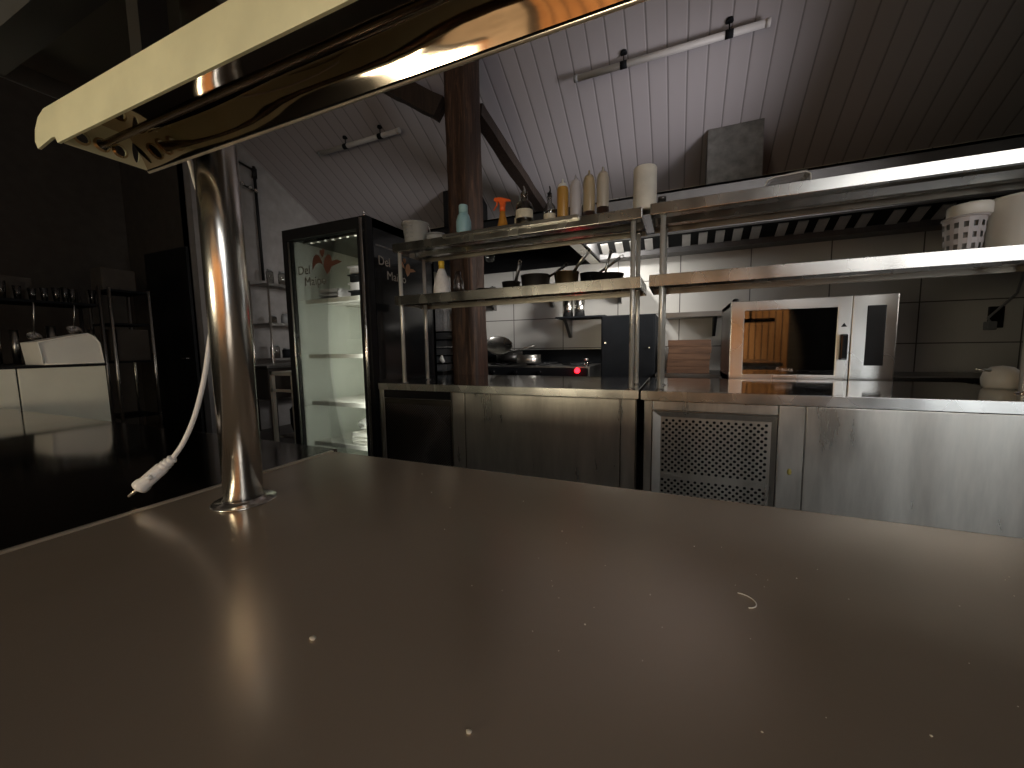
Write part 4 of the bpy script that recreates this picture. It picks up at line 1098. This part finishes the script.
for k in range(6): box(b, .36, .92, 3.10, 3.5, .96 + k * .062, .963 + k * .062)
for k in range(14): tube(b, [(.37 + k * .04, 3.10, .955), (.37 + k * .04, 3.10, 1.32)], .002, 5)
obj('inner_rack', b, M['steel'], t)
for lx in (.34, 1.13):
    for ly in (3.1, 3.58):
        b = B(); tube(b, [(lx, ly, .8585), (lx, ly, .870)], .016, 10); obj('foot', b, M['black'], t)

# rounded cream appliance at right end of the counter
t = thing('dough_cutter', 'cream rounded domed appliance with black knob at the right end of the counter', 'appliance', (1.455, 2.72, .9))
b = B(); lathe(b, [(.0001, 0), (.055, 0), (.062, .01), (.066, .045), (.058, .078), (.036, .100), (.0001, .108)], (1.335, 2.60, .9005), 28); obj('dome', b, M['white_plastic'], t)
b = B(); tube(b, [(1.335 + .045, 2.56, .96), (1.335 + .085, 2.54, .955)], [.024, .018], 14); obj('knob', b, M['black'], t)
b = B(); tube(b, [(1.335 - .05, 2.58, .985), (1.335 - .10, 2.58, .990)], [.008, .005], 10); obj('lever', b, M['steel'], t)
t.location = (1.40, 2.6, .9)
for ch in t.children: ch.data.transform(Matrix.Translation(Vector((1.455, 2.72, .9)) - Vector((1.335, 2.6, .9))))
# wall socket with lead in the dark right part
t = thing('wall_socket', 'dark wall socket with pale lead plugged in, on the shaded right wall', 'socket', (2.72, 5.19, 1.3))
b = B(); rbox(b, 2.66, 2.76, 5.17, 5.199, 1.24, 1.44, .004); obj('face_plate', b, M['black'], t)
b = B(); tube(b, [(2.67, 5.14, 1.27), (2.63, 5.13, 1.33), (2.72, 5.12, 1.45), (2.80, 5.12, 1.55), (2.84, 5.13, 1.75)], .010, 8); rbox(b, 2.62, 2.69, 5.11, 5.17, 1.22, 1.30, .01); obj('plug_lead', b, M['grey_plastic'], t)

# ------------------------------------------------------------------ extraction hoods and ducts
HY0, HY1, HZ0, HZ1 = 4.10, 5.19, 2.195, 2.575
t = thing('extraction_hood', 'grey extraction hood with a row of pale baffle filters over the right half', 'hood', (.9, 4.65, HZ0))
b = B()
box(b, -.96, 2.9, HY0, HY0 + .02, HZ0, HZ1); box(b, -.96, 2.9, HY0, HY1, HZ1 - .02, HZ1)
box(b, 2.88, 2.9, HY0, HY1, HZ0, HZ1); box(b, -.96, -.94, HY0, HY1, HZ0, HZ1); box(b, -.96, 2.9, HY0, HY0 + .07, HZ0 - .006, HZ0 + .012)
obj('canopy', b, M['hood'], t)
b = B(); rbox(b, -.93, -.75, 4.20, 4.36, 2.44, 2.50, .006); obj('hood_lamp', b, M['charcoal'], t)
b = B(); box(b, -.94, 2.88, 4.98, 5.19, HZ0 - .006, HZ0 + .02); box(b, -.94, 2.88, 4.96, 4.985, HZ0 - .006, HZ0 + .07); obj('gutter', b, M['hood'], t)
b = B(); prism(b, [(4.97, HZ0 + .05), (4.30, HZ1 - .03), (4.30, HZ1 - .022), (4.98, HZ0 + .06)], 'x', -.94, 2.88); obj('filter_backing', b, M['dark_hole'], t)  # dark sheet painting the shade between the baffles
x = -.90; k = 0
while x < 2.75:
    sl = (HZ1 - .03 - HZ0 - .05) / (4.30 - 4.97)
    b = B()
    ya, yb = 4.955, 4.78
    za, zb = HZ0 + .05 + (ya - 4.97) * sl, HZ0 + .05 + (yb - 4.97) * sl
    wv = .085
    vs = [b.verts.new(p) for p in ((x, ya, za - .012), (x + wv, ya, za - .012), (x + wv, yb, zb - .012), (x, yb, zb - .012))]
    vt = [b.verts.new(v.co + Vector((0, .006, .011))) for v in vs]
    b.faces.new(vs); b.faces.new(vt[::-1])
    for i in range(4): b.faces.new((vs[i], vt[i], vt[(i + 1) % 4], vs[(i + 1) % 4]))
    obj('filter_baffle', b, M['filter'], t)
    x += .165 if (k % 5) != 4 else .23; k += 1
t = thing('extraction_hood', 'black-lined extraction hood behind the post over the left half', 'hood', (-2.0, 4.65, HZ0))
b = B()
box(b, -3.2, -.98, HY0, HY0 + .02, HZ0, HZ1); box(b, -3.2, -.98, HY0, HY1, HZ1 - .02, HZ1); box(b, -3.2, -3.18, HY0, HY1, HZ0, HZ1); box(b, -3.18, -1.10, HY1 - .03, HY1, HZ0, HZ1)
obj('canopy', b, M['black'], t)
b = B(); box(b, -1.10, -.98, HY0, HY1, HZ0 - .004, HZ0 + .03); box(b, -1.0, -.98, HY0, HY1, HZ0, HZ1); obj('side_channel', b, M['steel'], t, 'pale steel end channel')
b = B(); lathe(b, [(.0001, 0), (.05, .01), (.07, .05), (.06, .10), (.03, .13), (.0001, .135)], (-2.35, 4.75, HZ0 + .06), 20); obj('hood_lamp', b, M['clear_glass'], t)

def duct(x0, x1, y0, y1, z0, z1, mat, lab):
    t = thing('duct', lab, 'duct', ((x0 + x1) / 2, (y0 + y1) / 2, z0))
    b = B(); prism(b, [(y0, z0), (y1, z0), (y1, zc(y1) - .006), (y0, zc(y0) - .006)], 'x', x0, x1); obj('duct_body', b, mat, t)
    b = B(); box(b, x0 - .02, x1 + .02, y0 - .02, y1 + .02, z0, z0 + .02); obj('flange', b, mat, t)
duct(.207, .695, 4.63, 4.98, HZ1 + .001, 3, M['duct'], 'square grey galvanised duct rising from the hood into the sloping ceiling')
duct(-3.02, -2.50, 4.70, 5.0, HZ1 + .001, 3, M['black'], 'square black duct rising behind the timber post into the ceiling')

# ------------------------------------------------------------------ left background
t = thing('white_cabinet', 'white two-door unit at far left beyond the black glossy worktop', 'cabinet', (-3.2, .45, 0))
b = B(); rbox(b, -3.45, -2.965, -.2, 1.09, 0, 1.062, .004); obj('body', b, M['charcoal'], t)
b = B(); rbox(b, -2.965, -2.95, .775, 1.09, .12, 1.060, .003); obj('door', b, M['white_panel'], t)
b = B(); rbox(b, -2.965, -2.95, -.2, .769, .12, 1.060, .003); obj('door', b, M['white_panel'], t)
b = B(); rbox(b, -3.46, -2.945, -.21, 1.095, 1.062, 1.074, .003); obj('top', b, M['black'], t)
t = thing('display_cover', 'cream translucent slanted cover standing on the white cabinet', 'cover', (-3.1, .97, 1.075))
b = B(); prism(b, [(.860, 1.0755), (1.088, 1.0755), (1.078, 1.185), (1.060, 1.220), (1.035, 1.238), (.850, 1.190)], 'x', -3.16, -2.952); obj('cover', b, M['white_plastic'], t)
b = B(); tube(b, [(-2.95, .862, 1.078), (-2.95, 1.087, 1.078), (-2.95, 1.077, 1.186), (-2.95, 1.059, 1.220), (-2.95, 1.034, 1.237), (-2.95, .852, 1.189), (-2.95, .862, 1.078)], .004, 8); obj('rim', b, M['white_plastic'], t)

def rack(x, y0, y1, zt, shelves, lab, mat_p, mat_s, d=.4):
    t = thing('storage_rack', lab, 'rack', (x - d / 2, (y0 + y1) / 2, 0))
    for yy in (y0, y1):
        for xx in (x, x - d):
            b = B(); tube(b, [(xx, yy, 0), (xx, yy, zt)], .014, 10); obj('upright', b, mat_p, t)
    for z in shelves:
        b = B(); rbox(b, x - d, x, y0, y1, z - .02, z, .003); obj('shelf', b, mat_s, t)
    return t
rack(-5.0, .85, 1.86, 1.76, (1.585, 1.05, .4), 'dark rack of glassware and pots on the far left wall behind the white cabinet', M['steel_dark'], M['charcoal'])
rack(-5.0, 1.93, 2.23, 1.75, (1.74, 1.42, 1.05, .5), 'narrow dark rack with bright thin uprights beside the dark doorway', M['steel'], M['charcoal'])
GG = 'glasses on the dark far left rack'
for k, (yy, hh, zz) in enumerate([(1.46, .10, 1.586), (1.53, .11, 1.586), (1.60, .12, 1.586), (1.655, .13, 1.586), (1.70, .12, 1.586), (1.83, .13, 1.586), (1.30, .14, 1.586), (1.38, .11, 1.586)]):
    b = B(); lathe(b, [(.0001, 0), (.018, 0), (.026, hh), (.024, hh), (.017, .005), (.0001, .005)], (-5.05, yy, zz), 16)
    o = obj('drinking_glass', b, M['clear_glass']); recenter(o)
    tag(o, 'drinking glass, %s of eight on top of the dark far left rack' % {1.30: 'leftmost', 1.38: 'second from left', 1.46: 'third from left', 1.53: 'fourth from left', 1.60: 'fourth from right', 1.655: 'third from right', 1.70: 'second from right', 1.83: 'rightmost'}[yy], 'glass', GG)
for k, (yy, zz, r, nm) in enumerate([(1.42, 1.28, .045, 'round steel ladle bowl hanging lowest in the dark rack at far left'), (1.66, 1.34, .05, 'round steel ladle bowl hanging above the cream cover')]):
    t = thing('ladle', nm, 'ladle', (-5.1, yy, zz))
    b = B(); lathe(b, [(.0001, -r * .6), (r * .7, -r * .4), (r, 0), (r * .95, 0), (r * .66, -r * .34), (.0001, -r * .52)], (-4.97, yy, zz), 18, Matrix.Rotation(.9, 3, 'Y')); obj('bowl', b, M['chrome'], t)
    b = B(); tube(b, [(-4.97, yy, zz), (-4.98, yy + .02, 1.55), (-4.99, yy + .02, 1.566)], .005, 6); obj('handle', b, M['chrome'], t)
for k, (yy, zz, r) in enumerate([(1.24, 1.36, .03), (1.34, 1.33, .026), (1.55, 1.37, .03), (1.80, 1.35, .02)]):
    lathe_thing('steel_cup', ['tilted steel cup nearest the left edge on the dark rack', 'small steel cup second from left on the dark rack', 'tall steel cup in the middle of the dark rack', 'narrow steel cup at the right end of the dark rack'][k], 'cup', -5.08, yy, 1.0505, [
        ('cup', [(.0001, 0), (r * .8, 0), (r, zz - 1.05), (r * .9, zz - 1.05), (.0001, zz - 1.09)], 'steel')], 'steel cups on the dark rack')
for k, (yy, w_, h_) in enumerate([(1.05, .26, .16), (1.40, .2, .10), (2.08, .26, .12)]):
    b = B(); rbox(b, -5.38, -5.16, yy - w_ / 2, yy + w_ / 2, (1.5855 if k < 2 else 1.7405), (1.5855 if k < 2 else 1.7405) + h_ + .1, .01)
    o = obj('storage_box', b, M['wall_dark']); recenter(o)
    tag(o, ['dark storage box at the left end on top of the glassware rack', 'dark storage box behind the row of drinking glasses', 'dark storage box on top of the narrow rack by the doorway'][k], 'box')
# brown box standing on the narrow rack
b = B(); rbox(b, -5.30, -5.02, 1.96, 2.21, 1.0505, 1.36, .008); o = obj('cardboard_carton', b, M['wall_dark']); recenter(o); tag(o, 'dull brown carton in the narrow rack by the doorway', 'carton')

# chrome wire rack on the grey side wall
t = thing('wire_rack', 'chrome wire rack with dim jars on the grey wall left of the display fridge', 'rack', (-5.3, 3.9, 0))
for yy in (3.55, 4.45):
    for xx in (-5.06, -5.44):
        b = B(); tube(b, [(xx, yy, 0), (xx, yy, 2.08)], .014, 10); obj('upright', b, M['chrome'], t)
for z in (2.03, 1.50, 1.02, .45):
    b = B()
    for k in range(9): tube(b, [(-5.44 + .38 * k / 8, 3.55, z), (-5.44 + .38 * k / 8, 4.45, z)], .004, 4)
    for yy in (3.55, 3.85, 4.15, 4.45): tube(b, [(-5.44, yy, z - .006), (-5.06, yy, z - .006)], .005, 4)
    box(b, -5.062, -5.054, 3.55, 4.45, z - .03, z + .004)
    obj('wire_shelf', b, M['steel_dark'], t)
adj = ['tall pale', 'short pale', 'clear', 'dark', 'squat', 'grey', 'slim', 'wide']
k = 0
for z, zn in ((2.035, 'top'), (1.505, 'middle'), (1.025, 'lower')):
    for j, yy in enumerate((3.70, 3.88, 4.06, 4.26)):
        hh = random.uniform(.10, .26); r = random.uniform(.045, .07)
        mt = random.choice(['grey_plastic', 'clear_glass', 'clear_glass', 'charcoal', 'steel_dark'])
        t = lathe_thing('storage_jar', 'dim storage jar on the %s wire rack shelf, %s from the left' % (zn, ['first', 'second', 'third', 'fourth'][j]), 'jar', -5.22, yy, z, [
            ('jar', [(.0001, 0), (r, 0), (r, hh * .8), (r * .7, hh * .88), (.0001, hh * .88)], mt), ('lid', [(.0001, hh * .88), (r * .75, hh * .88), (r * .75, hh), (.0001, hh)], 'grey_plastic')], 'jars on the chrome wire rack')
# hanging pipe with spot rail on the grey wall
t = thing('wall_pipe', 'black service pipe running down the grey wall with side arm', 'pipe', (-5.45, 3.75, 2.1))
b = B(); tube(b, [(-5.44, 3.76, 2.12), (-5.44, 3.74, 3.65)], .020, 10); obj('riser', b, M['black'], t)
b = B(); tube(b, [(-5.44, 3.74, 3.60), (-5.44, 3.35, 3.66)], .014, 10); obj('side_arm', b, M['black'], t)
b = B(); tube(b, [(-5.44, 3.74, 3.50), (-5.44, 3.74, 3.62)], .034, 10); obj('coupling', b, M['black'], t)
t = thing('spot_rail', 'small dark rail with shiny knobs mounted on the grey wall beside the pipe', 'rail', (-5.45, 3.55, 3.3))
b = B(); tube(b, [(-5.40, 3.40, 3.36), (-5.40, 3.74, 3.30)], .012, 8); obj('rail', b, M['black'], t)
for yy in (3.44, 3.52, 3.62, 3.70):
    b = B(); bmesh.ops.create_icosphere(b, subdivisions=2, radius=.026, matrix=Matrix.Translation((-5.37, yy, 3.36 - (yy - 3.4) * .17))); 
    for f in b.faces: f.smooth = True
    obj('knob', b, M['chrome'], t)
# sink cabinet and steel frame stand
t = thing('sink_unit', 'brown shaded sink unit below the wire rack', 'sink', (-4.6, 3.55, 0))
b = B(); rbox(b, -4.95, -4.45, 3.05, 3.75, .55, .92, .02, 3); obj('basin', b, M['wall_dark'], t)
b = B(); rbox(b, -4.98, -4.42, 3.02, 3.78, .92, .95, .006); obj('rim', b, M['steel_dark'], t)
for lx in (-4.9, -4.5):
    for ly in (3.1, 3.7):
        b = B(); tube(b, [(lx, ly, 0), (lx, ly, .56)], .018, 8); obj('leg', b, M['steel_dark'], t)
t = thing('frame_stand', 'pale steel frame stand between the sink and the display fridge', 'stand', (-3.6, 2.7, 0))
for xx in (-3.74, -3.44):
    for yy in (2.6, 2.95):
        b = B(); box(b, xx - .016, xx + .016, yy - .016, yy + .016, 0, .92); obj('leg', b, M['white_panel'], t)
b = B(); box(b, -3.756, -3.424, 2.584, 2.616, .885, .92); box(b, -3.756, -3.424, 2.934, 2.966, .885, .92); box(b, -3.756, -3.724, 2.6, 2.95, .885, .92); box(b, -3.456, -3.424, 2.6, 2.95, .885, .92)
box(b, -3.756, -3.424, 2.584, 2.616, .72, .745)
obj('frame', b, M['white_panel'], t)
b = B(); rbox(b, -3.72, -3.46, 2.62, 2.93, .25, .27, .002); obj('shelf', b, M['steel'], t)
b = B(); lathe(b, [(.0001, 0), (.08, 0), (.11, .12), (.11, .26), (.07, .30), (.0001, .30)], (-3.58, 2.78, .2705), 24)
o = obj('steel_pot', b, M['charcoal']); tag(o, 'dark rounded pot standing inside the pale frame stand', 'pot'); recenter(o)
